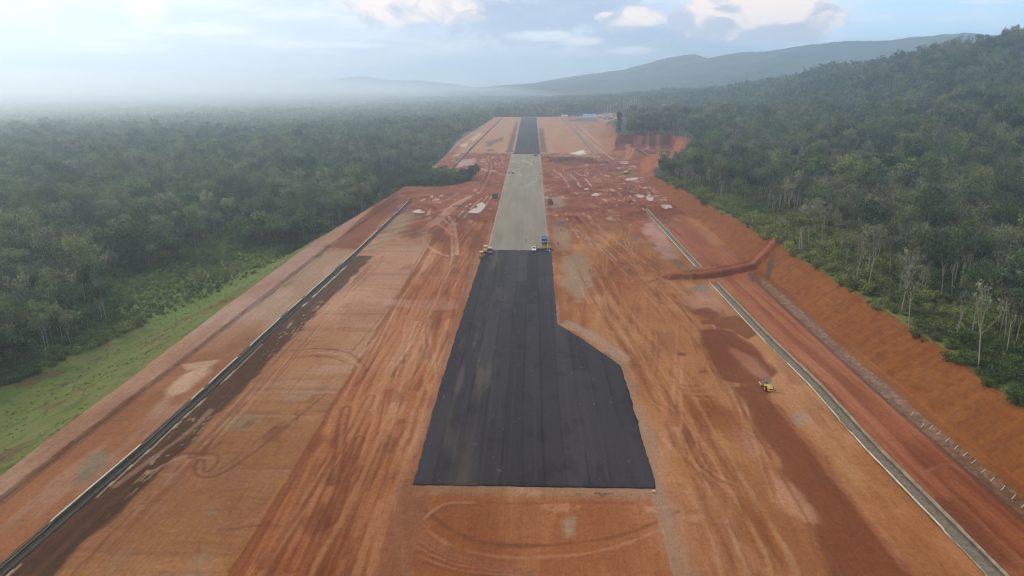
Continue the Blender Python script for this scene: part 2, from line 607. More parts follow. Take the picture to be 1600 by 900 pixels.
def _tps_k(r2):
    return r2 * np.log(np.maximum(r2, 1e-12))


def _tps_fit(c):
    n = len(c); xy = c[:, :2] / 1000
    r2 = ((xy[:, None] - xy[None]) ** 2).sum(-1)
    A = np.zeros((n + 3, n + 3))
    A[:n, :n] = _tps_k(r2) + np.eye(n) * 2e-3
    A[:n, n] = 1; A[:n, n + 1:] = xy
    A[n, :n] = 1; A[n + 1:, :n] = xy.T
    return np.linalg.solve(A, np.concatenate([c[:, 2], np.zeros(3)])), xy


TPS, TXY = _tps_fit(ctl)


def outer(x, y):
    x = np.asarray(x, float) ; y = np.asarray(y, float)
    xs, ys = x / 1000, y / 1000
    o = TPS[-3] + TPS[-2] * xs + TPS[-1] * ys
    for k in range(len(TXY)):
        o = o + TPS[k] * _tps_k((xs - TXY[k, 0]) ** 2 + (ys - TXY[k, 1]) ** 2)
    d = np.hypot(x, y)
    o = np.clip(o, -16, 260)
    o = o * (1 - sstep(3000, 4600, d)) - 12 * sstep(3000, 4600, d)
    amp = sstep(-2, 30, o)
    o = o + (fbm(x / 260, y / 260, 4, 5) - .5) * (5 + 34 * amp)
    return o


SCAR = np.array([PD(990, 181, 1500)[:2], PD(1020, 176, 1560)[:2], PD(1050, 170, 1600)[:2], PD(1051, 178, 1560)[:2], PD(1025, 183, 1500)[:2]])
QUARRY = np.array([P(1003, 246), P(958, 240), P(962, 226), P(1046, 226), P(1062, 236, 2), P(1052, 250), P(1020, 252)])
GULLY = np.array([P(610, 297, -4), P(690, 297, -4), P(735, 288, -4), P(742, 276, -4), P(700, 268, -2), P(665, 263, -2), P(590, 262, -4), P(560, 285, -5)])


def inpoly(x, y, poly):
    ins = np.zeros(np.shape(x), bool)
    n = len(poly)
    for i in range(n):
        x0, y0 = poly[i]; x1, y1 = poly[(i + 1) % n]
        c = ((y0 > y) != (y1 > y)) & (x < (x1 - x0) * (y - y0) / (y1 - y0 + 1e-12) + x0)
        ins ^= c
    return ins


def dseg(x, y, pts):
    best = np.full(np.shape(x), 1e9)
    for i in range(len(pts) - 1):
        x0, y0 = pts[i][:2]; x1, y1 = pts[i + 1][:2]
        dx, dy = x1 - x0, y1 - y0
        t = np.clip(((x - x0) * dx + (y - y0) * dy) / (dx * dx + dy * dy + 1e-12), 0, 1)
        best = np.minimum(best, (x - x0 - t * dx) ** 2 + (y - y0 - t * dy) ** 2)
    return np.sqrt(best)


def psd(x, y, poly):
    """signed distance to polygon, negative inside"""
    d = dseg(x, y, list(poly) + [poly[0]])
    return np.where(inpoly(x, y, poly), -d, d)


def local(fn, x, y, pts, pad):
    """evaluate fn only near pts; elsewhere None mask"""
    p = np.array([q[:2] for q in pts])
    return np.nonzero((x > p[:, 0].min() - pad) & (x < p[:, 0].max() + pad) & (y > p[:, 1].min() - pad) & (y < p[:, 1].max() + pad))[0]


# earth heaps and ramps: (pixel line, half width m, height m)
MOUNDS = [
    ([(864, 252), (885, 249), (905, 250), (925, 253)], 9.0, 3.2),
    ([(866, 303), (900, 298), (935, 299), (985, 303)], 3.0, 1.2),
    ([(915, 327), (945, 331), (980, 335), (1000, 332)], 4.0, 1.3),
    ([(1004, 322), (1030, 326), (1060, 332)], 5.0, 1.6),
    ([(1060, 433), (1110, 428), (1150, 420), (1185, 413), (1215, 404)], 5.2, 1.7),
    ([(925, 262), (930, 268)], 5.0, 2.5),
    ([(942, 254), (945, 254)], 5.0, 2.2),
    ([(504, 388), (530, 389), (552, 390)], 1.6, .6),
    ([(660, 330), (700, 328)], 3.0, .6), ([(655, 322), (700, 318)], 3.0, .5), ([(636, 368), (690, 352)], 4.0, .5),
    ([(762, 233), (775, 236)], 3.0, .5), ([(700, 283), (720, 262), (740, 258)], 2.0, 1.0),
    ([(845, 272), (900, 274), (940, 276), (985, 285), (1020, 290)], 2.0, 0.9),
    ([(955, 268), (990, 267)], 5.0, 1.5),
]
_rm = random.Random(11)
HEAPS = []
while len(HEAPS) < 34:
    hx, hy = _rm.uniform(640, 1040), _rm.uniform(258, 348)
    if 752 < hx < 872 or (hx < 760 and hy < 300) or hx > 900 + (hy - 250) * 1.5 + 60:
        continue
    ln_ = _rm.uniform(2, 13)
    HEAPS.append([(hx - ln_, hy + _rm.uniform(-1.2, 1.2)), (hx + ln_, hy + _rm.uniform(-1.2, 1.2))])
    MOUNDS.append((HEAPS[-1], _rm.uniform(1.6, 3.4), _rm.uniform(.5, 1.5)))
_mounds = [(np.array([P(a, b) for a, b in l]), w, h) for l, w, h in MOUNDS]


def height(x, y):
    """ground height at world x, y (1-D arrays)"""
    x = np.asarray(x, float).ravel(); y = np.asarray(y, float).ravel()
    out = outer(x, y)
    L = berm_out(y); T = toe(y); TP = xtop(y); hc = cut_h(y)
    dl = L - x                                   # >0 beyond the left bank edge
    dr = x - T
    wob = (fbm(x / 9, y / 9, 3, 3) - .5)
    wl = np.interp(y, [100, 200, 320, 420, 600, 900, 1500], [38, 36, 26, 20, 14, 10, 10])
    lt = sstep(0, 1, dl / wl)
    lt = .65 * np.clip(dl / wl, 0, 1) + .35 * lt
    zl = out * lt + wob * np.clip(dl, 0, 1) * 1.0
    wr = np.maximum(TP - T, 3)
    q = np.clip(dr / wr, 0, 1)
    rill = (fbm(y / 1.7, x / 9, 3, 13) - .5) * .40 + (fbm(y / 6, x / 14, 3, 14) - .5) * .25
    cut = hc * q + (wob * .7 + rill) * np.clip(dr / 3, 0, 1)
    bl = sstep(0, 70, x - TP)
    zr = np.where(x > TP, hc * (1 - bl) + np.maximum(out, hc * .5) * bl + wob * 1.2, cut)
    z = np.where(dl > 0, zl, np.where(dr > 0, zr, 0.0))
    e = sstep(END_Y + 5, END_Y + 40, y)
    z = z * (1 - e) + out * e
    # platform micro relief
    plat = (dl <= 0) & (dr <= 0) & (y < END_Y)
    rel = (fbm(x / 6, y / 14, 3, 11) - .5) * .25
    rough_zone = sstep(370, 420, y) * (1 - sstep(770, 790, y))
    rel = rel + (fbm(x / 5, y / 7, 4, 12) - .5) * 1.3 * rough_zone
    runway = sstep(30, 26, np.abs(x + 7)) 
    runway = np.maximum(runway, (y < 240) * sstep(29, 26.5, np.abs(x)))
    z = np.where(plat, rel * (1 - runway) - .03 * runway, z)
    # berm kerb on the left
    bm = plat & (x < berm_in(y)) & ((y < P(640, 310)[1]) | (y > 740))
    z = np.where(bm, .55 + rel * .3, z)
    # drains, ditch
    for f, hw, dep in ((ldrain, 1.25, 1.5), (rdrain, 1.75, 1.5)):
        d = np.abs(x - f(y))
        on = drain_on(y, f is ldrain)
        z = np.where((d < hw + 1.5) & on, z * sstep(hw + .1, hw + 1.4, d) - dep * sstep(hw + .15, hw - .15, d), z)
    dd = np.abs(x - ditch(y) - 0.5)
    z = np.where((dd < 3) & (y < P(1190, 441)[1]), z * sstep(2, 3, dd) - .5 * sstep(2.6, .6, dd), z)
    # gully, quarry
    i = local(None, x, y, GULLY, 40)
    if len(i):
        s = psd(x[i], y[i], GULLY)
        t = sstep(8, -6, s)
        z[i] = z[i] * (1 - t) - 5.0 * t
    i = local(None, x, y, QUARRY, 60)
    if len(i):
        xi, yi = x[i], y[i]
        s = psd(xi + (fbm(xi / 7, yi / 7, 3, 21) - .5) * 5, yi, QUARRY)
        t = sstep(1.5, -2.0, s)
        fl = .6 + (fbm(xi / 16, yi / 16, 3, 22) - .5) * 4.5
        z[i] = z[i] * (1 - t) + fl * t
    i = local(None, x, y, SCAR, 120)
    if len(i):
        z[i] += 15 * sstep(40, -25, psd(x[i], y[i], SCAR))
    for l, w, h in _mounds:
        i = local(None, x, y, l, w * 2)
        if len(i):
            xi, yi = x[i], y[i]
            d = dseg(xi, yi, l) + (fbm(xi / 3, yi / 3, 3, 31) - .5) * w * .7
            z[i] += h * sstep(w, w * (.6 if h == 1.7 else .25), d) * (.8 + .4 * fbm(xi / 4, yi / 4, 2, 33))
    return z


def drain_on(y, left):
    if left:
        return (y < P(640, 313)[1]) | ((y > P(707, 264)[1]) & (y < END_Y - 20))
    return (y < P(1114, 441)[1]) | ((y > P(1092, 417)[1]) & (y < P(1006, 325)[1])) | ((y > P(933, 247)[1]) & (y < END_Y - 20))


def H(x, y):
    return float(height(np.array([x]), np.array([y]))[0])


# ------------------------------------------------------------------ ground sheet with its soil map
def axis_cols():
    a = list(np.arange(-116, 116.01, .35))
    b = list(np.arange(117.0, 300, 1.3))
    s, xx = 1.5, 300.0
    c = []
    while xx < 6800:
        c.append(xx); s *= 1.075; xx += s
    c.append(7000)
    right = b + c
    return np.array(sorted([-q for q in right] + a + right))


def axis_rows():
    r = [-7000.0, -4500, -2500, -1000, -300, -60, 10, 40]
    yv = 55.0
    while yv < 2200:
        r.append(yv); yv += min(max(.33, .75 * yv * yv / 56000), 3.5 if 690 < yv < 940 else 99)
    s = 60.0
    while yv < 6800:
        r.append(yv); yv += s; s *= 1.07
    r.append(7000)
    return np.array(r)


gx, gy = axis_cols(), axis_rows()
GX, GY = np.meshgrid(gx, gy)
gxf, gyf = GX.ravel(), GY.ravel()
gz = height(gxf, gyf)
C = np.zeros((len(gxf), 3)); WET = np.zeros(len(gxf))


def lerp_all(col, a, idx=None):
    global C
    col = np.asarray(col)
    if idx is None:
        C += (col - C) * a[:, None]
    else:
        C[idx] += (col - C[idx]) * a[:, None]


F_ORANGE = (.345, .124, .040); F_PALE = (.44, .192, .080); F_DEEP = (.215, .060, .017); F_TAN = (.335, .155, .066)
F_RED = (.290, .076, .032); F_PINK = (.40, .180, .105); F_WHITE = (.66, .50, .41); F_GREY = (.235, .195, .145)
F_FAR = (.47, .235, .125); F_WETBROWN = (.064, .031, .016)

xx, yy = gxf, gyf
plat_m = (xx > berm_out(yy) - .5) & (xx < toe(yy) + .5) & (yy < END_Y + 12)
n_a = fbm(xx / 14, yy / 40, 5, 41); n_b = fbm(xx / 3.2, yy / 16, 4, 42); n_c = fbm(xx / 45, yy / 60, 3, 43)
# forest floor and banks first
C[:] = (.030, .042, .017)
nf = fbm(xx / 30, yy / 30, 4, 44)
lerp_all((.060, .070, .026), sstep(.45, .7, nf) * .8)
lerp_all((.022, .034, .016), sstep(2500, 4000, np.hypot(xx, yy)))
# downhill grass bank
dl = berm_out(yy) - xx
gb = sstep(-1, 1.0, dl) * sstep(76, 64, dl + (nf - .5) * 20) * (yy < 420)
lerp_all((.096, .116, .022), gb)
lerp_all((.135, .124, .038), gb * sstep(.45, .7, fbm(xx / 6, yy / 10, 4, 45)) * .7)
lerp_all((.056, .074, .018), gb * sstep(.55, .75, fbm(xx / 4, yy / 5, 4, 46)) * .7)
lerp_all((.16, .075, .04), gb * sstep(.62, .72, fbm(xx / 12, yy / 9, 4, 47)) * .5)
# low clearing of weeds below the bank
CLEAR = np.array([P(165, 492, -11), P(250, 500, -11), P(340, 480, -8), P(420, 425, -6), P(480, 386, -6), P(395, 388, -10), P(300, 405, -12), P(190, 440, -12)])
i = local(None, xx, yy, CLEAR, 20)
lerp_all((.105, .135, .026), sstep(6, -4, psd(xx[i], yy[i], CLEAR)), i)
# bare cut slope on the hill side
dr = xx - toe(yy); wr = np.maximum(xtop(yy) - toe(yy), 3)
cs = sstep(-.8, .8, dr) * sstep(1.06, .92, dr / wr + (fbm(xx / 6, yy / 9, 3, 48) - .5) * .10) * (yy < 1250)
lerp_all((.245, .086, .020), cs)
lerp_all((.29, .108, .030), cs * sstep(.40, .75, fbm(xx / 8, yy / 20, 4, 49)) * .6)
lerp_all((.125, .040, .014), cs * sstep(.50, .62, fbm(yy / 1.7, xx / 9, 3, 13)) * .22)
lerp_all((.30, .125, .045), cs * sstep(.56, .68, fbm(yy / 2.4, xx / 12, 3, 15)) * .3)
lerp_all((.17, .052, .016), cs * sstep(.50, .75, fbm(xx / 1.3, yy / 1.8, 4, 50)) * .6)
rf = (xx > xtop(yy)) * sstep(75, 30, xx - xtop(yy)) * (yy < 560)
lerp_all((.088, .104, .026), rf * .9)
# grassy fringe on the cut top
fr = sstep(.9, 1.0, dr / wr) * sstep(1.6, 1.2, dr / wr) * (yy < 470)
lerp_all((.120, .130, .030), fr * .8)

# platform base
pm = plat_m.astype(float)
lerp_all(F_ORANGE, pm)
lerp_all(F_PALE, pm * sstep(.46, .68, n_a) * .75)
lerp_all(F_DEEP, pm * sstep(.54, .36, n_a) * .42)
lerp_all(F_PALE, pm * sstep(.56, .74, n_b) * .45)
lerp_all(F_DEEP, pm * sstep(.42, .26, n_b) * .35)
# graded pad left of the haul road
pad = plat_m & (xx < -50.5 + (n_c - .5) * 1.5) & (xx > ldrain(yy)) & (yy < 365)
lerp_all(F_TAN, pad * .8)
lerp_all((.44, .218, .122), pad * sstep(150, 260, yy) * .75)
lerp_all((.38, .185, .11), pad * sstep(.5, .66, fbm(xx / 30, yy / 5, 4, 51)) * .6)
lerp_all((.27, .115, .055), pad * sstep(.56, .70, fbm(xx / 40, yy / 2.4, 4, 52)) * .55)
lerp_all((.29, .20, .14), pad * sstep(.62, .74, fbm(xx / 14, yy / 14, 3, 53)) * .6)
edge = plat_m & (np.abs(xx + 49.8 + (fbm(xx * 0, yy / 18, 3, 54) - .5) * 1.5) < .8) & (yy < 330)
lerp_all((.20, .060, .024), edge * .65)
# haul road: many parallel wheel tracks
haul = plat_m * sstep(-50, -48.5, xx) * sstep(-23, -25.5, xx) * (yy < 420)
lerp_all((.385, .130, .055), haul * .6)
mx = xx + (fbm(xx * 0, yy / 70, 2, 56) - .5) * 7
tr = .55 * fbm(mx / .9, yy / 60, 3, 55) + .45 * fbm(mx / 2.6, yy / 90, 3, 57)
lerp_all((.475, .205, .092), haul * sstep(.53, .64, tr) * .65)
lerp_all((.21, .060, .020), haul * sstep(.46, .36, tr) * .7)
lerp_all((.20, .058, .020), haul * sstep(.56, .70, fbm(xx / 5, yy / 16, 4, 571)) * .6)
# bank between berm and left drain
lb = plat_m & (xx < ldrain(yy) - 1.5) & (xx > berm_in(yy)) & (yy < 600)
lerp_all((.345, .150, .075), lb * .7)
lerp_all((.345, .215, .135), lb * sstep(175, 235, yy) * sstep(335, 320, yy) * .75)
lerp_all((.09, .10, .035), plat_m * (np.abs(xx - berm_in(yy) - 2.2) < 1.6) * sstep(235, 255, yy) * sstep(330, 318, yy) * sstep(.45, .55, fbm(xx / 2, yy / 9, 3, 581)) * .8)
lerp_all((.42, .235, .165), lb * sstep(.55, .72, fbm(xx / 6, yy / 26, 4, 58)) * .7)
bmk = plat_m & (xx < berm_in(yy) + (n_b - .5))
lerp_all((.36, .195, .125), bmk * .85)
lerp_all((.44, .255, .17), bmk * sstep(.5, .7, fbm(xx / 1.0, yy / 10, 3, 59)) * .5)
# berm foot, a darker line along the inner edge
lerp_all((.17, .085, .055), plat_m * (np.abs(xx - berm_in(yy) - .9) < .8) * (yy < 560) * .6)
# strip between right drain and the toe ditch
rs = plat_m & (xx > rdrain(yy) + 1.5) & (yy < 420)
lerp_all((.300, .086, .036), rs * .75)
tr2 = fbm((xx - rdrain(yy)) / 1.3, yy / 60, 4, 60)
lerp_all((.39, .140, .070), rs * sstep(.54, .66, tr2) * .6)
ts3 = plat_m & (xx > ditch(yy) + 2.6) & (yy < 345)
lerp_all((.250, .082, .020), ts3 * .9)
lerp_all((.29, .112, .024), ts3 * sstep(.45, .7, fbm(xx / 8, yy / 20, 4, 49)) * .8)
lerp_all((.21, .055, .022), rs * sstep(.45, .34, tr2) * .6)
# churned red middle
mid = pm * sstep(365, 430, yy + (n_a - .5) * 80) * sstep(792, 770, yy + (n_b - .5) * 20)
lerp_all(F_RED, mid * .85)
lerp_all(F_PINK, mid * sstep(.52, .7, fbm(xx / 5, yy / 10, 5, 61)) * .6)
lerp_all((.18, .045, .020), mid * sstep(.50, .64, fbm(xx / 12, yy / 10, 5, 62)) * .8)
lerp_all(F_WHITE, mid * sstep(.655, .70, fbm(xx / 3.5, yy / 7, 5, 63)) * sstep(.45, .6, fbm(xx / 40, yy / 50, 3, 631)) * .7)
lerp_all((.17, .045, .022), mid * sstep(.58, .68, fbm(xx / 4, yy / 6, 4, 632)) * .6)
# pale far pads
far = pm * sstep(770, 792, yy + (n_b - .5) * 25)
lerp_all(F_FAR, far * .9)
lerp_all((.40, .30, .19), far * sstep(.5, .7, fbm(xx / 14, yy / 90, 4, 64)) * .6)
lerp_all((.42, .17, .085), far * sstep(.5, .72, fbm(xx / 10, yy / 60, 4, 65)) * .6)
lerp_all((.36, .15, .08), far * (xx > rdrain(yy) + 2) * .6)


def poly(px, col, a=1.0, feather=1.5, warp=3.0, ws=8.0, wet=0.0, z=0.0):
    w = np.array([P(q[0], q[1], z) for q in px])
    i = local(None, xx, yy, w, feather + warp + 2)
    if not len(i):
        return
    xi, yi = xx[i], yy[i]
    s = psd(xi, yi, w) + (fbm(xi / ws, yi / ws, 4, 71) - .5) * 2 * warp
    t = sstep(feather, -feather, s) * a
    lerp_all(col, t, i)
    if wet:
        WET[i] = np.maximum(WET[i], t * wet)


def line(px, width, col, a=1.0, wob=.4, brk=0.0, twin=0.0, wet=0.0):
    w0 = [P(q[0], q[1]) for q in px]
    # smooth (Catmull-Rom)
    w = []
    for k in range(len(w0) - 1):
        p0 = w0[max(k - 1, 0)]; p1 = w0[k]; p2 = w0[k + 1]; p3 = w0[min(k + 2, len(w0) - 1)]
        for t in np.linspace(0, 1, 7)[:-1]:
            w.append(.5 * ((2 * p1) + (-p0 + p2) * t + (2 * p0 - 5 * p1 + 4 * p2 - p3) * t * t + (-p0 + 3 * p1 - 3 * p2 + p3) * t ** 3))
    w.append(w0[-1])
    i = local(None, xx, yy, w, width + twin + 2)
    if not len(i):
        return
    xi, yi = xx[i], yy[i]
    d = dseg(xi, yi, w)
    if twin:
        d = np.abs(d - twin)
    d = d + (fbm(xi / 2.2, yi / 4, 3, 72) - .5) * 2 * wob
    t = sstep(width * .5 + .35, max(width * .5 - .35, 0), d) * a
    if brk:
        t = t * sstep(brk - .12, brk + .12, fbm(xi / 3, yi / 12, 3, 73))
    lerp_all(col, t, i)
    if wet:
        WET[i] = np.maximum(WET[i], t * wet)


DK = (.185, .052, .020); LT = (.50, .235, .115)
# --- soil beside the left drain: wet brown spoil with pale chalky streaks
d = xx - ldrain(yy)
sp = plat_m & (yy < P(556, 400)[1])
spo = sp * sstep(.9, 1.4, d) * sstep(10.4, 8.8, d + (fbm(xx / 3, yy / 7, 4, 74) - .5) * 2.6)
lerp_all(F_WETBROWN, spo * .93)
lerp_all((.125, .055, .028), spo * sstep(.52, .66, fbm(d / .8, yy / 22, 4, 75)) * .8)
lerp_all((.44, .31, .20), spo * sstep(.66, .71, fbm(d / .35, yy / 3, 4, 76)) * sstep(.50, .62, fbm(yy / 30, d / 9, 3, 761)) * .75)
ln = sp * (np.abs(d - 2.1) < .22) * (fbm(yy / 14, yy * 0, 4, 77) > .52)
lerp_all((.55, .44, .32), ln * .85)
fl = sp * sstep(10.5, 11.5, d) * sstep(19, 13, d)
lerp_all((.48, .24, .145), fl * sstep(.5, .6, fbm(d / .7, yy / 40, 3, 78)) * .7)
lerp_all((.20, .075, .035), fl * sstep(.5, .40, fbm(d / .7, yy / 40, 3, 79)) * .6)
# gully bank, dark red and tan between berm and drain further on
poly([(505, 388), (556, 390), (612, 330), (640, 308), (612, 308), (560, 345)], (.20, .058, .026), .9, 1, 1.5)
poly([(500, 384), (520, 384), (560, 345), (600, 312), (590, 316), (545, 352)], (.42, .20, .11), .8, 1, 1)
poly([(380, 465), (490, 382), (560, 338), (556, 350), (500, 395), (385, 488)], (.36, .19, .14), .75, 1, .8)
poly([(0, 778), (0, 745), (100, 670), (300, 520), (380, 462), (380, 486), (300, 548), (100, 700)], (.37, .20, .13), .6, 1, .6)
# pale dry patches
poly([(262, 610), (285, 585), (330, 568), (318, 590), (290, 612), (262, 622)], (.60, .385, .255), .95, 1.2, 1.8)
poly([(285, 570), (310, 566), (345, 562), (330, 572), (290, 580)], (.58, .38, .27), .8, .9, 1)
poly([(240, 640), (268, 615), (262, 640), (215, 670)], (.46, .26, .20), .6, 1.2, 1.2)
poly([(125, 735), (140, 712), (168, 704), (166, 722), (140, 748), (118, 756)], (.27, .215, .155), .9, 1.2, 1)
poly([(250, 755), (265, 738), (280, 736), (276, 752), (262, 760)], (.30, .20, .14), .6, 1, .8)
line([(330, 640), (300, 670), (240, 715), (180, 760)], 1.2, (.44, .24, .17), .5, .4)
# drawn tyre loop on the pad
line([(268, 716), (280, 711), (290, 708), (320, 708), (340, 712), (338, 726), (320, 737), (318, 712), (305, 727), (308, 742), (325, 746), (350, 738), (390, 712), (450, 665), (510, 615)], .5, (.185, .082, .045), .8, .25)
line([(232, 740), (265, 722), (295, 713), (330, 716)], .4, (.52, .30, .19), .6, .25)
line([(340, 735), (360, 722), (400, 690), (470, 640)], .4, (.20, .09, .05), .7, .25, .4)
line([(340, 828), (375, 824), (410, 820), (440, 822)], .5, DK, .6, .3, .35)
for k in range(9):
    y0 = 620 + 30 * k
    line([(340 - 8 * k, y0), (430 - 14 * k, y0 - 4), (520 - 18 * k, y0 - 2)], .5, (.26, .115, .058), .55, .35, .45)
for k in range(5):
    line([(330 + 40 * k, 690 + 20 * k), (380 + 40 * k, 630 + 20 * k), (450 + 35 * k, 560 + 14 * k)], .5, (.27, .10, .05), .5, .3, .42)
line([(455, 548), (500, 545), (535, 549), (558, 560), (572, 580), (555, 604)], .9, DK, .7, .4)
line([(470, 556), (510, 552), (545, 560), (560, 572)], .6, (.50, .26, .16), .6, .4)
line([(455, 560), (500, 556), (540, 566)], .5, DK, .6, .3)
line([(545, 555), (600, 490), (640, 430), (672, 370)], .7, (.22, .085, .04), .6, .4, .3)
line([(560, 560), (615, 495), (655, 430), (690, 365)], .9, (.47, .22, .125), .6, .4, .3)
poly([(560, 465), (640, 470), (715, 468), (720, 482), (640, 484)], (.46, .23, .18), .55, 1.5, 2.5)
poly([(590, 700), (604, 680), (622, 685), (618, 705), (604, 716)], (.17, .060, .026), .75, 1.2, 1.2)
poly([(500, 740), (520, 735), (540, 745), (530, 760), (505, 757)], (.20, .07, .03), .7, 1.2, 1.2)
poly([(460, 815), (505, 790), (515, 815), (485, 840)], (.22, .072, .03), .7, 1.2, 1.2)
line([(640, 700), (612, 780), (590, 850), (582, 900)], 1.6, LT, .6, .4)
line([(668, 640), (632, 740), (622, 800), (628, 860), (640, 905)], 1.8, LT, .65, .4)
line([(690, 560), (650, 680), (640, 760), (650, 850)], 1.2, LT, .5, .4)
line([(556, 900), (590, 800), (626, 700), (664, 600), (700, 500)], 1.5, LT, .6, .5)
line([(480, 905), (540, 800), (590, 690), (640, 570), (690, 450), (716, 380)], 1.3, LT, .6, .5)
line([(500, 905), (560, 795), (606, 690), (652, 570), (700, 450), (724, 380)], 1.0, DK, .45, .5, .35)
rt = random.Random(5)
for k in range(46):                                   # haul road passes, crossing and merging
    x0 = -48 + 24 * rt.random(); x1 = min(-25, max(-48, x0 + rt.uniform(-9, 9)))
    y0 = rt.uniform(85, 300); ln = rt.uniform(30, 120)
    pp = [(x0, y0), (x0 + (x1 - x0) * .3 + rt.uniform(-1, 1), y0 + ln * .35), (x0 + (x1 - x0) * .7 + rt.uniform(-1, 1), y0 + ln * .7), (x1, y0 + ln)]
    px_ = [tuple(float(q) for q in project(a, b, 0)[:2]) for a, b in pp]
    line(px_, rt.choice((.5, .7, 1.0)), rt.choice((DK, DK, LT, (.27, .085, .03), (.42, .17, .075))), rt.uniform(.35, .75), .25, rt.choice((0, .3, .4)), rt.choice((0, .9, 1.0)))
for k in range(60):                                   # right hand side, drifting outwards towards the viewer
    x0 = rt.uniform(12, 62); y0 = rt.uniform(95, 330); ln = rt.uniform(18, 75)
    sl = rt.uniform(-.22, .08)
    pp = [(x0 - sl * ln * t + rt.uniform(-.6, .6), y0 + ln * t) for t in (0, .33, .66, 1)]
    if pp[0][0] < 30 and y0 < 215:
        continue
    px_ = [tuple(float(q) for q in project(a, b, 0)[:2]) for a, b in pp]
    line(px_, rt.choice((.4, .6, .9)), rt.choice((DK, (.26, .080, .03), LT, (.43, .18, .08))), rt.uniform(.3, .65), .25, rt.choice((.3, .4, .45)), rt.choice((0, .9)))
for k in range(34):                                   # short turning marks
    x0 = rt.choice((rt.uniform(-84, -52), rt.uniform(28, 62))); y0 = rt.uniform(100, 330); r0 = rt.uniform(3, 9); a0 = rt.uniform(0, 6.28); sp0 = rt.uniform(.6, 1.7)
    pp = [(x0 + r0 * math.cos(a0 + sp0 * t), y0 + 1.5 * r0 * math.sin(a0 + sp0 * t)) for t in (0, .33, .66, 1)]
    px_ = [tuple(float(q) for q in project(a, b, 0)[:2]) for a, b in pp]
    line(px_, .4, rt.choice((DK, (.25, .085, .035), LT)), rt.uniform(.25, .55), .25, .35, rt.choice((0, .9)))
for k in range(26):                                   # damp and crumbled patches
    x0 = rt.choice((rt.uniform(-47, -26), rt.uniform(30, 60), rt.uniform(-80, -52))); y0 = rt.uniform(92, 340); a_ = rt.uniform(.8, 2.6)
    pp = [(x0 - a_, y0 - 2 * a_), (x0 + a_, y0 - 1.6 * a_), (x0 + .8 * a_, y0 + 2 * a_), (x0 - .9 * a_, y0 + 1.6 * a_)]
    px_ = [tuple(float(q) for q in project(a, b, 0)[:2]) for a, b in pp]
    poly(px_, rt.choice((DK, (.24, .085, .036), (.44, .20, .10), (.29, .16, .09))), rt.uniform(.3, .65), .5, 1.4, 2.5)
# foreground in front of the asphalt
lerp_all((.335, .118, .048), pm * (yy < 128) * (xx > -26) * (xx < 40) * .5)
line([(640, 770), (668, 800), (710, 830), (760, 848), (820, 853), (900, 848), (985, 832), (1060, 800)], .9, (.20, .07, .028), .8, .4)
line([(655, 815), (700, 850), (770, 868), (850, 870), (950, 858), (1040, 825)], .6, (.46, .21, .12), .6, .4, .3)
for k in range(12):
    line([(628 + 3 * k, 790 + 8 * k), (668 + 5 * k, 840 + 5 * k), (730 + 10 * k, 872 + 3 * k), (830 + 8 * k, 888 + 2 * k)], .35, DK if k % 2 else (.46, .20, .11), .6, .3, .35)
line([(660, 812), (680, 795), (700, 786), (740, 785)], .35, (.50, .26, .16), .6, .2)
line([(668, 812), (690, 796), (715, 788), (760, 790)], .35, (.22, .08, .035), .6, .2)
for c_, r_ in (((852, 793), 1.0), ((877, 793), 1.6), ((905, 791), .8), ((1018, 797), 1.5), ((652, 772), 1.6), ((832, 772), 1.4), ((1085, 812), 1.1), ((815, 765), 1.4)):
    poly([(c_[0] - 7 * r_, c_[1] - 4 * r_), (c_[0] + 7 * r_, c_[1] - 4 * r_), (c_[0] + 6 * r_, c_[1] + 4 * r_), (c_[0] - 7 * r_, c_[1] + 4 * r_)], (.45, .20, .105), .8, .5, .8, 1.5)
poly([(880, 815), (898, 808), (898, 835), (884, 842)], (.33, .25, .17), .7, .8, .6)
poly([(880, 770), (960, 766), (1060, 768), (1050, 776), (930, 776)], (.31, .125, .055), .5, .6, .8)
line([(760, 785), (830, 787), (900, 785), (990, 786)], .5, (.20, .07, .03), .55, .3, .45)
# grey stone spill along the paved edges
ge = pm * sstep(10.5, 8.6, xx - (n_b - .5) * 3) * (xx > 7) * (yy > 205) * (yy < 780)
lerp_all((.30, .20, .13), ge * .75)
lerp_all((.33, .19, .115), pm * sstep(30.5, 26.0, xx + (n_b - .5) * 5) * (xx > 24) * (yy < 205) * .75)
lerp_all((.33, .20, .12), pm * sstep(4, .8, np.abs(yy - 125 + (n_b - .5) * 1.6)) * (np.abs(xx) < 27) * .6)
lerp_all((.28, .12, .065), pm * sstep(-27.0, -25.2, xx + (n_b - .5) * 1) * (xx < -20) * (yy < 335) * .6)
poly([(870, 508), (905, 520), (975, 566), (985, 560), (930, 520), (885, 500)], (.36, .22, .14), .7, 1.2, 1.2)
poly([(880, 400), (915, 398), (930, 440), (905, 470), (875, 440)], (.33, .215, .13), .8, 2, 4)
poly([(862, 350), (885, 352), (895, 390), (868, 392)], (.31, .19, .12), .7, 2, 3)
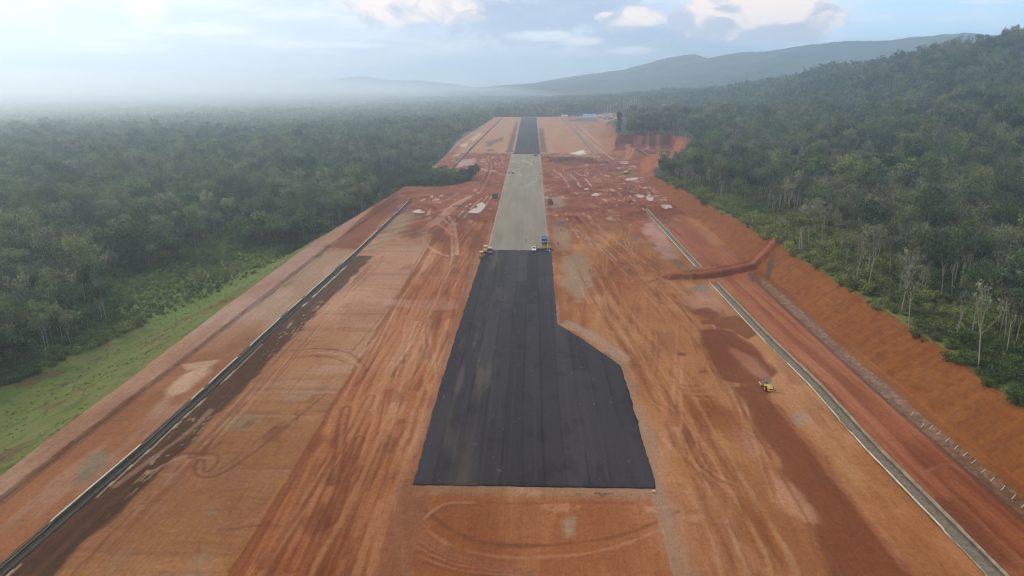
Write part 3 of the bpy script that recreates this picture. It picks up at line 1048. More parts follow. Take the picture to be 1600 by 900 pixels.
# right side tracks
for k in range(7):
    o = 9 * k
    line([(893 + o, 420), (925 + o, 480), (975 + 1.3 * o, 560), (1045 + 1.6 * o, 700), (1110 + 2 * o, 840), (1130 + 2.2 * o, 905)], .9, LT if k % 2 == 0 else DK, .42, .6, .4)
for k in range(6):
    o = 12 * k
    line([(890 + o * .5, 335), (920 + o * .7, 370), (960 + o, 410), (1010 + o * 1.2, 460), (1060 + o * 1.3, 520)], .8, LT if k % 2 == 0 else (.23, .07, .032), .55, .5, .35)
line([(1195, 640), (1130, 560), (1080, 500), (1040, 455)], .9, (.24, .075, .035), .5, .5, .3)
line([(955, 425), (980, 413), (1015, 415), (1030, 428), (1020, 440), (985, 445), (958, 438), (955, 425)], .8, DK, .7, .3)
line([(1000, 425), (1018, 428), (1012, 436), (1000, 432)], .8, LT, .7, .3)
line([(965, 428), (1000, 440), (1030, 436)], .5, DK, .6, .3)
for k in range(5):
    line([(985 + 10 * k, 620), (1020 + 14 * k, 640 + 6 * k), (1040 + 16 * k, 690 + 10 * k), (1100 + 14 * k, 760)], .4, DK if k % 2 else LT, .5, .4, .4)
for cx0, cy0 in ((1065, 553), (1097, 580)):
    poly([(cx0 - 6, cy0 - 2), (cx0 + 7, cy0 - 1), (cx0 + 6, cy0 + 3), (cx0 - 5, cy0 + 3)], (.17, .048, .02), .8, .5, .6, 2)
for k in range(6):
    line([(1050 + 6 * k, 598 + 5 * k), (1078 + 5 * k, 604 + 4 * k), (1105 + 4 * k, 596 + 6 * k)], .35, LT if k % 2 else DK, .5, .3, .3)
poly([(1060, 470), (1100, 452), (1140, 478), (1120, 490), (1085, 480)], F_PINK, .7, 2, 3)
# damp deep-red strip under the roller
DAMP = (.165, .040, .0105)
poly([(1092, 516), (1125, 513), (1150, 520), (1180, 540), (1215, 580), (1200, 600), (1160, 600), (1128, 592), (1105, 555)], DAMP, .9, 1.0, 1.4, 5, .5)
poly([(1078, 486), (1105, 481), (1128, 490), (1115, 500), (1095, 497)], DAMP, .85, .8, 1.2, 4, .5)
poly([(1100, 500), (1120, 498), (1116, 508), (1098, 506)], DAMP, .85, .8, 1, 4, .5)
poly([(1128, 496), (1150, 493), (1166, 504), (1185, 520), (1170, 530), (1140, 515), (1120, 510)], DAMP, .85, .8, 1.2, 4, .5)
poly([(1140, 605), (1185, 600), (1240, 660), (1300, 740), (1370, 830), (1425, 905), (1300, 905), (1270, 830), (1215, 720), (1170, 640)], DAMP, .85, 1.0, 1.6, 6, .4)
line([(1200, 620), (1260, 690), (1330, 780), (1415, 890)], 1.0, (.30, .095, .042), .6, .3)
poly([(1215, 545), (1240, 560), (1262, 600), (1230, 600)], (.30, .10, .05), .6, 1, 1.2)
poly([(1138, 540), (1180, 560), (1205, 590), (1190, 592), (1160, 572)], (.35, .13, .07), .8, 1.2, 1)
poly([(1140, 660), (1175, 680), (1195, 720), (1160, 715)], (.36, .15, .09), .5, 1.5, 1.5)
poly([(1200, 735), (1250, 775), (1285, 820), (1255, 820), (1215, 780)], (.44, .19, .095), .7, 1.2, 2)
poly([(1235, 650), (1250, 645), (1262, 662), (1248, 668)], (.27, .185, .12), .7, 1, 1)
line([(1140, 600), (1172, 660), (1225, 750), (1290, 860), (1320, 905)], .7, (.20, .06, .026), .7, .4, .2)
line([(1000, 520), (1080, 590), (1160, 690)], .6, DK, .4, .4, .4)
# strip beyond the drain: fresh cuts
poly([(1410, 690), (1440, 700), (1470, 730), (1450, 735), (1425, 715)], (.19, .055, .022), .7, 1, 1.2)
poly([(1455, 780), (1490, 778), (1570, 850), (1600, 890), (1530, 880)], (.185, .055, .022), .75, 1.2, 1.2)
line([(1440, 740), (1480, 725), (1510, 740)], .8, (.38, .155, .085), .6, .4)
# toe ditch of grey stone
dd = xx - ditch(yy)
dm = (np.abs(dd - 1.0) < 2.2 + (n_b - .5)) & (yy < P(1186, 438)[1])
lerp_all((.205, .120, .078), dm * .75)
lerp_all((.33, .235, .17), dm * sstep(.56, .66, fbm(xx / .8, yy / .9, 3, 80)) * .6)
lerp_all((.12, .07, .045), dm * sstep(.46, .38, fbm(xx / .8, yy / .9, 3, 801)) * .6)
lerp_all((.13, .06, .034), (np.abs(dd + 1.6) < .8) * (yy < P(1186, 438)[1]) * .6)
# ramp
line([(1050, 434), (1110, 431), (1150, 423), (1185, 415), (1215, 405), (1226, 396)], 8.0, (.20, .052, .021), .9, .8)
line([(1050, 433), (1110, 430), (1150, 422), (1185, 414), (1216, 404)], 3.0, (.33, .115, .058), .9, .4)
poly([(1080, 447), (1105, 440), (1112, 452), (1096, 458), (1070, 452)], (.22, .175, .11), .8, 1, 2)
poly([(1196, 428), (1204, 416), (1208, 428), (1200, 438)], (.075, .06, .055), .8, .7, .6)
poly([(1168, 428), (1182, 426), (1190, 440), (1176, 440)], (.085, .06, .04), .7, .7, .6)
poly([(1070, 340), (1090, 345), (1130, 382), (1110, 385)], (.38, .165, .070), .7, 2, 2)
poly([(1005, 325), (1060, 330), (1055, 338), (1035, 345), (1022, 340)], (.19, .05, .024), .85, 1.2, 1.5)
poly([(1096, 414), (1130, 408), (1100, 368), (1060, 330), (1048, 340)], (.28, .082, .036), .6, 2, 2)
# weeds and rubble by the right drain
for q in ([(1035, 385), (1060, 392), (1050, 400)], [(1048, 402), (1072, 410), (1060, 420)], [(985, 372), (1000, 368), (995, 380)], [(1010, 360), (1025, 362), (1018, 368)], [(1066, 425), (1085, 432), (1075, 440)]):
    poly(q, (.16, .125, .07), .8, .8, 2.0, 3)
poly([(1005, 350), (1020, 348), (1045, 372), (1060, 405), (1040, 408), (1015, 372)], (.46, .25, .20), .75, 2, 4, 6)
# churned mid part: tracks
for sg in range(3):
    o = 5 * sg
    line([(664 - o, 370), (668 - o, 360), (690 - o, 343), (720 - o, 318), (740, 305)], 2.0, (.47, .24, .17), .75, .5)
line([(715, 398), (712, 365), (709, 350), (700, 338), (694, 334), (700, 326), (730, 308)], 1.8, (.50, .27, .19), .85, .4, 0, 0)
line([(707, 400), (706, 365), (703, 352), (690, 340)], 1.4, (.48, .26, .18), .8, .4)
line([(662, 372), (668, 383), (685, 395), (700, 400)], 1.6, (.50, .27, .18), .8, .4)
line([(682, 350), (695, 357), (706, 366)], 1.8, (.48, .25, .17), .8, .4)
poly([(676, 362), (690, 356), (698, 370), (692, 380), (676, 376)], (.20, .062, .03), .85, 1, 1.5)
poly([(640, 352), (672, 352), (664, 366), (640, 375)], (.22, .075, .035), .7, 2, 3)
poly([(715, 338), (760, 315), (764, 322), (745, 338), (720, 345)], (.185, .065, .036), .8, 1.5, 3)
for k in range(9):
    line([(700 + 7 * k, 350 - 2 * k), (720 + 6 * k, 330 - 2 * k), (742 + 4 * k, 312 - k)], 1.0, F_WHITE if k % 2 else DK, .55, .6, .45)
for k in range(8):
    line([(640 + 6 * k, 318 + 3 * k), (670 + 5 * k, 316 + 3 * k), (700 + 4 * k, 312 + 3 * k)], 1.4, (.20, .06, .03) if k % 2 else F_PINK, .6, .8, .35)
poly([(612, 345), (640, 330), (655, 335), (630, 360), (590, 385), (578, 392)], (.30, .225, .14), .7, 2, 4)
for k in range(10):
    line([(556 + 8 * k, 398 - 6 * k), (575 + 9 * k, 392 - 6 * k), (600 + 9 * k, 386 - 6 * k)], .7, (.52, .35, .25) if k % 2 else (.22, .08, .04), .6, .6, .3)
for k in range(4):
    line([(755 - 4 * k, 300), (768 - 4 * k, 275), (772 - 4 * k, 258), (765 - 4 * k, 245)], 1.3, F_PINK if k % 2 else DK, .7, .5)
line([(735, 258), (760, 266), (790, 268)], 2.5, F_WHITE, .75, 1.0)
line([(728, 262), (745, 263), (757, 264)], 1.6, (.72, .58, .50), .9, .5)
poly([(738, 283), (752, 282), (752, 286), (740, 287)], (.12, .07, .05), .7, 1.5, 1)
poly([(700, 297), (745, 280), (752, 290), (735, 302), (700, 302)], (.32, .088, .046), .8, 2, 2)
for hp in HEAPS:
    line(hp, 3.5, random.Random(int(hp[0][0])).choice(((.19, .05, .024), (.24, .068, .03), (.33, .11, .055), (.17, .06, .035))), .7, 1.0, .3)
# right churn
for k in range(9):
    o = 9 * k
    line([(852 + o, 262 + k), (870 + o, 275 + k), (880 + o, 292)], 1.5, F_WHITE if k % 2 else (.24, .06, .035), .6, .8, .45)
line([(848, 274), (900, 274), (940, 276), (980, 284), (1015, 287), (1030, 297)], 1.6, (.20, .052, .03), .85, .5)
line([(880, 296), (910, 298), (950, 301), (985, 303), (1010, 303)], 5.0, (.175, .05, .028), .85, 1.5)
line([(905, 330), (935, 328), (975, 332), (1000, 334)], 6.0, (.19, .052, .027), .8, 2.0)
poly([(862, 250), (885, 245), (912, 247), (928, 254), (910, 258), (868, 257)], (.165, .062, .036), .9, 1.5, 2)
poly([(862, 243), (920, 240), (935, 246), (900, 246)], (.45, .28, .19), .6, 2, 3)
poly([(955, 270), (990, 262), (998, 268), (990, 276), (958, 274)], (.26, .12, .05), .8, 2, 3)
poly([(950, 265), (985, 262), (985, 268), (952, 269)], (.15, .05, .03), .7, 1.5, 1.5)
poly([(858, 308), (880, 306), (884, 322), (862, 326)], (.36, .28, .20), .6, 2, 3)
for k in range(7):
    line([(868 + 8 * k, 340 + 5 * k), (890 + 9 * k, 352 + 6 * k), (905 + 10 * k, 372 + 6 * k)], 1.0, (.52, .32, .24) if k % 2 == 0 else (.23, .075, .04), .55, .6, .35)
# far: dark shoulders of the far strip, stockpiles, stripes
poly([(790, 238), (801, 238), (809, 190), (806, 190)], (.165, .085, .058), .9, 1.5, 2)
poly([(844, 238), (855, 238), (849, 200), (842, 200)], (.175, .085, .055), .9, 1.5, 2)
poly([(757, 222), (788, 214), (787, 220), (762, 227)], (.16, .125, .09), .85, 2, 4)
poly([(757, 228), (770, 224), (768, 229)], (.15, .12, .09), .85, 2, 3)
poly([(758, 236), (770, 232), (772, 237)], (.17, .12, .09), .85, 2, 3)
poly([(716, 228), (732, 222), (728, 230)], F_WHITE, .9, 2, 3)
poly([(735, 218), (748, 208), (752, 210), (740, 220)], F_WHITE, .7, 2, 3)
poly([(706, 244), (718, 240), (716, 246)], F_WHITE, .9, 2, 2)
poly([(715, 252), (745, 246), (740, 258), (712, 262)], (.52, .34, .28), .8, 2, 4)
poly([(888, 240), (912, 234), (916, 241), (905, 242)], (.66, .55, .46), .9, 2, 2)
line([(790, 240), (830, 240.5), (930, 239)], 2.5, (.52, .30, .20), .6, .8)
poly([(888, 186), (930, 184), (935, 190), (892, 190)], (.085, .085, .10), .95, 4, 2)
line([(895, 196), (915, 215), (935, 232), (960, 250)], 2.0, (.52, .36, .27), .7, .8)
line([(905, 196), (925, 214), (940, 227)], 3.0, (.50, .36, .28), .6, .8)
for k in range(4):
    line([(905 + 3 * k, 196 + 5 * k), (930 + 4 * k, 197 + 5 * k)], 4.0, (.60, .44, .37), .6, 2)
poly([(936, 205), (955, 193), (962, 205), (945, 214)], (.33, .12, .065), .8, 4, 4, z=3)
# red road and grass patches left of the far part
line([(592, 256), (640, 252), (700, 247), (720, 243)], 6.0, (.36, .135, .075), .9, 1.5)
poly([(648, 258), (668, 247), (690, 245), (676, 262), (660, 264)], (.135, .135, .04), .9, 3, 3)
poly([(707, 215), (738, 200), (742, 206), (716, 218)], (.16, .155, .06), .9, 4, 3)
poly([(735, 195), (765, 184), (768, 188), (742, 199)], (.16, .155, .06), .9, 5, 3)
poly([(718, 205), (735, 198), (745, 201), (728, 208)], (.42, .19, .11), .9, 4, 2)
poly([(515, 335), (560, 322), (605, 306), (590, 318), (545, 345)], (.115, .120, .032), .9, 3, 3, z=-2)
poly([(690, 245), (716, 226), (720, 230), (700, 250)], (.33, .12, .07), .7, 3, 3)
poly([(612, 288), (700, 292), (720, 298), (690, 304), (620, 300)], (.25, .085, .042), .85, 3, 3)
poly([(340, 480), (375, 465), (410, 452), (395, 470), (370, 478)], (.36, .18, .11), .8, 1.2, 1.2, z=-.5)
poly([(150, 520), (170, 512), (180, 520), (160, 528)], (.20, .095, .05), .6, 2, 3, z=-8)
# quarry faces and spoil slopes
i = local(None, xx, yy, QUARRY, 30)
s = psd(xx[i], yy[i], QUARRY)
lerp_all((.36, .115, .055), sstep(6, 2, s), i)
lerp_all((.150, .042, .022), sstep(2, -1, s) * sstep(.40, .55, fbm(xx[i] / 12, yy[i] / 16, 3, 81)), i)
lerp_all((.36, .125, .07), sstep(0, -2, s) * sstep(.52, .40, fbm(xx[i] / 12, yy[i] / 16, 3, 81)), i)
poly([(998, 262), (1005, 246), (1030, 228), (1062, 220), (1080, 223), (1062, 240), (1035, 256)], (.37, .110, .040), .95, 4, 4, z=6)
poly([(955, 212), (1050, 210), (1058, 222), (1045, 226), (958, 226)], (.150, .042, .022), .9, 3, 3, z=7)
for q_ in ((953, 8), (1010, 5), (1026, 6)):
    poly([(q_[0], 209), (q_[0] + q_[1], 209), (q_[0] + q_[1] - 1, 226), (q_[0], 226)], (.40, .165, .055), .9, 2, 2, z=6)
line([(978, 250), (984, 236), (980, 228), (1000, 226)], 5.0, (.42, .17, .10), .85, 1.0)
line([(985, 248), (1003, 237), (1015, 229)], 3.0, (.44, .19, .12), .8, 1.0)
# bare scar and steps on the hill beyond the masts
i = local(None, xx, yy, SCAR, 60)
lerp_all((.42, .18, .11), sstep(10, -10, psd(xx[i], yy[i], SCAR)), i)
poly([(935, 176), (1000, 176), (985, 188), (940, 190)], (.42, .25, .17), .9, 10, 6)

near_p = pm * (yy < 420)


def tint(col, a):
    global C
    C *= 1 + (np.array(col) - 1) * a[:, None]


tint((1.10, 1.22, 1.40), near_p * sstep(.48, .64, n_c) * .8)
tint((1.08, 1.18, 1.25), near_p * sstep(.50, .66, fbm(xx / 22, yy / 40, 4, 431)) * .7)
tint((.82, .76, .70), near_p * sstep(.47, .33, n_c) * .8)
tint((.86, .82, .80), near_p * sstep(.52, .66, fbm(xx / 7, yy / 16, 4, 432)) * .6)
lum = C @ np.array((.5, .35, .15))
red = C[:, 0] > C[:, 1] * 1.25
C[red] *= np.array((.775, .715, .64))
C = np.clip(C, .004, .9)
inner = plat_m & (np.abs(xx) < 116) & (yy < 780) & ~(np.abs(xx + 7) < 18.5) & ~((yy < 240) & (yy > 122) & (np.abs(xx) < 29))
gz = gz + np.where(inner, np.clip((lum - .19) * 1.1, -.16, .16), 0)     # wheel ruts lie low, dry crests high
gm = np_mesh('ground', np.stack([gxf, gyf, gz], -1), grid_faces(len(gy), len(gx)), [M['ground']], smooth=True)
a_ = gm.color_attributes.new('soil', 'FLOAT_COLOR', 'POINT')
a_.data.foreach_set('color', np.concatenate([C, np.ones((len(C), 1))], 1).astype(np.float32).ravel())
w_ = gm.attributes.new('wet', 'FLOAT', 'POINT')
w_.data.foreach_set('value', WET.astype(np.float32))
ground = link(bpy.data.objects.new('ground', gm))
tag(ground, kind='structure')


# ------------------------------------------------------------------ paved strips
def strip(name, y0, y1, xl, xr, z, mat, colfn, ncol=150, skirt=.25):
    rows = [y0]
    while rows[-1] < y1:
        rows.append(rows[-1] + max(.35, .8 * rows[-1] ** 2 / 56000))
    rows[-1] = y1
    rows = np.array(rows)
    u = np.linspace(0, 1, ncol)
    U, Yg = np.meshgrid(u, rows)
    L = xl(rows) + (fbm(rows / 2.5, rows * 0, 3, 91) - .5) * .5
    R = xr(rows) + (fbm(rows / 2.5, rows * 0 + 9, 3, 92) - .5) * .7
    X = L[:, None] + (R - L)[:, None] * U
    Z = np.full_like(X, z)
    Yg = Yg.copy()
    jag = (fbm(X[0] / 2.0, X[0] * 0, 3, 93) - .5) * .35
    Yg[0] += jag; Yg[-1] += (fbm(X[-1] / 2.0, X[-1] * 0 + 3, 3, 94) - .5) * 2.0
    # skirt ring so the course has a real edge
    Xs = np.pad(X, 1, mode='edge'); Ys = np.pad(Yg, 1, mode='edge'); Zs = np.pad(Z, 1, mode='edge')
    Xs[:, 0] -= .12; Xs[:, -1] += .12; Ys[0] -= .12; Ys[-1] += .12
    Zs[0] = Zs[-1] = z - skirt; Zs[:, 0] = Zs[:, -1] = z - skirt
    V = np.stack([Xs, Ys, Zs], -1).reshape(-1, 3)
    me = np_mesh(name, V, grid_faces(*Xs.shape), [mat])
    col, wet = colfn(V[:, 0], V[:, 1], np.pad(U, 1, mode='edge').ravel())
    col = col * .78
    a = me.color_attributes.new('soil', 'FLOAT_COLOR', 'POINT')
    a.data.foreach_set('color', np.concatenate([np.clip(col, .004, .9), np.ones((len(col), 1))], 1).astype(np.float32).ravel())
    w = me.attributes.new('wet', 'FLOAT', 'POINT')
    w.data.foreach_set('value', wet.astype(np.float32))
    return tag(link(bpy.data.objects.new(name, me)), kind='structure')


LANE_OFF = np.array([.0, .8, -.4, .5, -.7, .3, -.2, .9, -.5, .1, .6, -.6, .2, -.3])


def asphalt_col(x, y, u):
    base = np.tile(np.array((.0470, .0385, .0425)), (len(x), 1))
    lane = np.floor((x + 24.5 + (fbm(y / 40, y * 0, 2, 95) - .5) * .5) / 4.6).astype(int)
    sec = np.floor((y + LANE_OFF[np.clip(lane, 0, 13)] * 30) / 85.0)
    t = (_hash(lane, sec.astype(int), 5) - .5)
    base *= (1 + t * .55)[:, None]
    fr = ((x + 24.5 + (fbm(y / 40, y * 0, 2, 95) - .5) * .5) / 4.6) % 1.0
    seam = np.exp(-(np.minimum(fr, 1 - fr) * 4.6 / .28) ** 2)
    base *= (1 - .40 * seam * sstep(.30, .55, fbm(x / 5, y / 30, 3, 951)))[:, None]
    track = sstep(.50, .68, fbm(x / .55, y / 80, 3, 952))
    base += (np.array((.085, .068, .060)) - base) * (track * .22)[:, None]
    # dusty drag marks
    dust = sstep(.52, .70, fbm(x / 2.4, y / 30, 4, 96)) * sstep(.45, .6, fbm(x / 9, y / 40, 3, 97)) * sstep(5, -10, x)
    base += (np.array((.125, .095, .068)) - base) * (dust * .55)[:, None]
    dk = sstep(.58, .72, fbm(x / 3, y / 7, 4, 98))
    base *= (1 - .3 * dk)[:, None]
    wh = sstep(.84, .87, fbm(x / .9, y / 1.4, 3, 99))
    base += (np.array((.22, .20, .19)) - base) * (wh * .5)[:, None]
    e = sstep(127.0, 125.4, y)
    base *= (1 - .45 * e)[:, None]
    pol = np.exp(-((x + 14.0) / 2.2) ** 2) * sstep(160, 126, y) * .4
    base += (np.array((.13, .095, .062)) - base) * pol[:, None]
    return base, np.clip(.25 + dk * .3, 0, 1)


def far_asphalt_col(x, y, u):
    b, w = asphalt_col(x, y, u)
    return b * 1.15, w


def base_col(x, y, u):
    base = np.tile(np.array((.285, .228, .158)), (len(x), 1))
    base *= (1 + (fbm(x / 1.6, y / 50, 4, 101) - .5) * .30 + (fbm(x / 8, y / 30, 3, 102) - .5) * .30)[:, None]
    pale = sstep(.62, .74, fbm(x / 4, y / 14, 4, 103)) * sstep(450, 650, y)
    base += (np.array((.46, .385, .30)) - base) * (pale * .7)[:, None]
    red = sstep(.10, .0, np.minimum(u, 1 - u)) * sstep(.5, .7, fbm(x / 3, y / 16, 3, 104))
    base += (np.array((.40, .24, .16)) - base) * (red * .7)[:, None]
    rim = sstep(.025, .0, np.minimum(u, 1 - u))
    base += (np.array((.48, .40, .32)) - base) * (rim * .6)[:, None]
    return base, np.zeros(len(x))


apL = line_x([(645, 760), (680, 629), (716, 513), (756, 391)])
apR = line_x([(1024.5, 760), (1003, 686), (983, 614), (969, 572), (940, 551), (905, 527), (871, 507), (868, 480), (861, 391)])
bsL = line_x([(762, 390), (799, 241)])
bsR = line_x([(857, 390), (844, 241)])
y_ap0, y_ap1, y_b1, y_f1 = P(800, 760)[1], P(800, 391)[1], P(800, 240.6)[1], P(800, 183.5)[1]
strip('asphalt_runway', y_ap0, y_ap1, apL, apR, .12, M['asphalt'], asphalt_col, 220)
strip('stone_base_course', y_ap1 - 2.5, y_b1, bsL, bsR, .06, M['base'], base_col, 140)
strip('asphalt_far_runway', y_b1 - 1.0, y_f1, lambda y: np.interp(y, [y_b1, y_f1], [P(803, 240.6)[0], P(814.5, 183.5)[0]]),
      lambda y: np.interp(y, [y_b1, y_f1], [P(843.5, 240.6)[0], P(838, 183.5)[0]]), .12, M['asphalt'], far_asphalt_col, 100)

# ------------------------------------------------------------------ puddles
water = bpy.data.materials.new('muddy_water'); water.use_nodes = True
Nw = NT(water.node_tree)
bw_ = Nw.n['Principled BSDF']
gw = Nw.node('ShaderNodeNewGeometry')
Nw.l.new(Nw.mixc(Nw.noise(gw.outputs['Position'], .2, 4, .6), (.36, .25, .17), (.50, .37, .27)), bw_.inputs['Base Color'])
bw_.inputs['Roughness'].default_value = .45
bw_.inputs['Specular IOR Level'].default_value = .25


def puddle(px, jit=.6, lift=.05):
    w = np.array([P(a, b) for a, b in px])
    pts = []
    n = len(w)
    for k in range(n):
        p0, p1, p2, p3 = w[k - 1], w[k], w[(k + 1) % n], w[(k + 2) % n]
        for t in np.linspace(0, 1, 9)[:-1]:
            q = .5 * ((2 * p1) + (-p0 + p2) * t + (2 * p0 - 5 * p1 + 4 * p2 - p3) * t * t + (-p0 + 3 * p1 - 3 * p2 + p3) * t ** 3)
            pts.append(q)
    pts = np.array(pts)
    pts[:, 0] += (fbm(pts[:, 0] / 2, pts[:, 1] / 2, 3, 111) - .5) * 2 * jit
    pts[:, 1] += (fbm(pts[:, 0] / 2 + 50, pts[:, 1] / 2, 3, 112) - .5) * 4 * jit
    c = pts.mean(0)
    zz = float(np.percentile(height(pts[:, 0], pts[:, 1]), 80)) + lift
    bm = bmesh.new()
    vs = [bm.verts.new((p[0], p[1], zz)) for p in pts]
    bm.faces.new(vs)
    bmesh.ops.triangulate(bm, faces=bm.faces[:])
    for f in bm.faces:
        if f.normal.z < 0:
            f.normal_flip()
    me = bpy.data.meshes.new('puddle'); bm.to_mesh(me); bm.free()
    me.materials.append(water)
    return tag(link(bpy.data.objects.new('puddle', me)), kind='structure')


puddle([(731, 332), (739, 327), (746, 324), (744, 320), (752, 317), (758, 320), (755, 327), (748, 333), (738, 333)])
puddle([(644, 331), (654, 328), (663, 330), (662, 333), (650, 333)])
puddle([(727, 326), (736, 321), (735, 320), (728, 324)], .2)
puddle([(976, 280), (988, 278), (998, 278.5), (992, 282), (980, 283)])
puddle([(923, 305.5), (930, 302), (937, 303), (933, 306)])
puddle([(1010, 308), (1016, 304), (1021, 312), (1014, 314)])
puddle([(996, 305), (1006, 306), (1004, 308.5), (996, 308)], .4)
puddle([(970, 253), (980, 252.5), (981, 256), (971, 256)])
puddle([(913, 297), (919, 296.5), (919, 298.5), (914, 298.5)], .3)
puddle([(1033, 325), (1045, 324), (1050, 328), (1038, 330)], .4)


# ------------------------------------------------------------------ concrete drains
def drain(name, fx, y0, y1, label, hw=1.35, cap_left=True, cap_right=True, floor='concrete_dark', wall='concrete'):
    rows = [y0]
    while rows[-1] < y1:
        rows.append(rows[-1] + max(2.0, rows[-1] ** 2 / 30000))
    rows[-1] = y1
    rows = np.array(rows)
    root = empty(name, (float(fx(y0)), y0, 0))
    off = np.array(root.location)

    def sweep(part, prof, mat):
        prof = np.array(prof, float)
        k = len(prof)
        wob = (fbm(rows / 6, rows * 0, 3, 121) - .5) * .12
        X = fx(rows)[:, None] + prof[None, :, 0] + wob[:, None]
        Y = np.repeat(rows[:, None], k, 1)
        Z = np.repeat(prof[None, :, 1], len(rows), 0).copy()
        if part == 'wall_cap':                       # spilled soil buries stretches of the rim
            Z -= (.45 * sstep(.40, .34, fbm(rows / 9, rows * 0 + hw, 3, 122)))[:, None]
        V = np.stack([X, Y, Z], -1).reshape(-1, 3) - off
        i = np.arange(len(rows) - 1)[:, None] * k + np.arange(k)[None, :]
        j = np.arange(len(rows) - 1)[:, None] * k + (np.arange(k)[None, :] + 1) % k
        F = np.stack([i, j, j + k, i + k], -1).reshape(-1, 4)
        caps = np.concatenate([V, V[:0]])
        me = np_mesh(part, caps, F, [mat])
        o = link(bpy.data.objects.new(part, me), root)
        return o
    sweep('channel_floor', [(-hw, -1.25), (hw, -1.25), (hw, -.50), (hw * .35, -.72), (-hw * .35, -.72), (-hw, -.50)], M[floor])
    sweep('channel_wall', [(-hw - .2, -1.3), (-hw, -1.3), (-hw, .16), (-hw - .2, .16)], M[wall])
    sweep('channel_wall', [(hw, -1.3), (hw + .2, -1.3), (hw + .2, .10), (hw, .10)], M[wall])
    if cap_left:
        sweep('wall_cap', [(-hw - .34, .165), (-hw + .03, .165), (-hw + .03, .26), (-hw - .34, .26)], M['concrete_cap'])
    if cap_right:
        sweep('wall_cap', [(hw - .03, .105), (hw + .26, .105), (hw + .26, .19), (hw - .03, .19)], M['concrete'])
    return tag(root, label, 'drain', 'concrete drains along the strip')


yl1, yl2, yl3 = 62.0, P(640, 314)[1], P(707, 264)[1]
drain('concrete_drain', ldrain, yl1, yl2, 'long open concrete drain with a pale rim beside the dark brown spoil and graded pad', .95, cap_right=False, floor='concrete_mud', wall='concrete_mud')
drain('concrete_drain', ldrain, yl3, END_Y - 25, 'grey concrete drain along the distant grey and white stockpiles', 1.1, cap_right=False, floor='concrete_mud', wall='concrete_mud')
drain('concrete_drain', rdrain, 62.0, P(1114, 441)[1], 'thick rimmed grey concrete drain passing near the yellow roller', 1.65)
drain('concrete_drain', rdrain, P(1092, 417)[1], P(1006, 325)[1], 'short straight concrete drain ending at the dirt ramp over it', 1.3)
drain('concrete_drain', rdrain, P(933, 247)[1], END_Y - 25, 'far concrete drain running up to the blue roofed building', 1.6)

# concrete headwall by the grass patch
w = P(675, 260)
hw_ = empty('culvert_headwall', (w[0], w[1], H(w[0], w[1])), rad(10))
MB().box((0, 0, .9), (9, .6, 3.2), bevel=.06).build('front_wall', M['concrete_cap'], hw_)
for s in (-1, 1):
    MB().box((s * 5.2, -1.2, .6), (.5, 3.6, 2.6), rz=s * .5, bevel=.05).build('wing_wall', M['concrete'], hw_)
MB().box((0, 0, 2.6), (9.6, 1.0, .25), bevel=.04).build('coping', M['concrete_cap'], hw_)
tag(hw_, 'pale concrete culvert headwall at the corner of the far grass patch', 'headwall')


# ------------------------------------------------------------------ vehicles
def wheel(mb, x, y, r, wd):
    mb.cyl((x, y, r), r, wd, 'X', 18)


def at_px(px, py, rz, name, label, cat, group=None, z=None):
    w = P(px, py)
    h = H(w[0], w[1]) if z is None else z
    o = empty(name, (w[0], w[1], h), rz)
    return tag(o, label, cat, group)


def single_drum_roller(px, py, rz, label, paint, roof, z=None, s=1.0):
    r = at_px(px, py, rz, 'road_roller', label, 'road roller', None, z)
    r.scale = (s, s, s)
    # forward is +Y (drum end)
    MB().prism([(-2.9, .75), (-2.95, 1.35), (-2.5, 1.75), (-.95, 1.95), (-.9, .75)], -.78, .78).build('engine_hood', paint, r)
    MB().box((0, -2.96, 1.0), (1.1, .06, .42)).build('radiator_grille', M['darkgrey'], r)
    MB().box((0, -2.85, .7), (1.7, .35, .4), bevel=.05).build('rear_bumper', paint, r)
    for sx in (-1, 1):
        w = MB(); wheel(w, sx * .95, -1.6, .78, .55); wo = w.build('wheel', M['dark'], r)
        MB().cyl((sx * 1.24, -1.6, .78), .36, .05, 'X', 14).build('rim', paint, wo)
    MB().box((0, -.25, .95), (1.5, 1.4, .35), bevel=.05).build('platform', paint, r)
    MB().box((0, -.55, 1.35), (.5, .5, .15)).box((0, -.8, 1.65), (.5, .12, .6)).build('seat', M['dark'], r)
    MB().box((0, .05, 1.4), (.35, .3, .6)).bar((0, .0, 1.7), (0, -.15, 1.85), .03).cyl((0, -.17, 1.88), .2, .04, 'Z', 12).build('steering_console', M['darkgrey'], r)
    for sx in (-1, 1):
        for yy_ in (-.9, .35):
            MB().bar((sx * .7, yy_, 1.1), (sx * .66, yy_, 2.75), .04).build('canopy_post', M['darkgrey'], r)
    MB().box((0, -.28, 2.82), (1.75, 1.75, .12), bevel=.05).build('canopy_roof', roof, r)
    MB().cyl((0, 2.1, .76), .76, 2.0, 'X', 28).build('drum', M['steel'], r)
    f = MB()
    for sx in (-1, 1):
        f.box((sx * 1.14, 2.0, .8), (.16, 1.9, .38), bevel=.03)
    f.box((0, 3.0, .8), (2.44, .18, .4)).box((0, 1.12, .85), (2.44, .22, .42)).box((0, .75, .85), (.5, .7, .35))
    f.build('drum_frame', paint, r)
    for sx in (-1, 1):
        MB().box((sx * .55, -2.97, 1.32), (.2, .06, .12)).build('tail_lamp', M['lamp'], r)
    return r


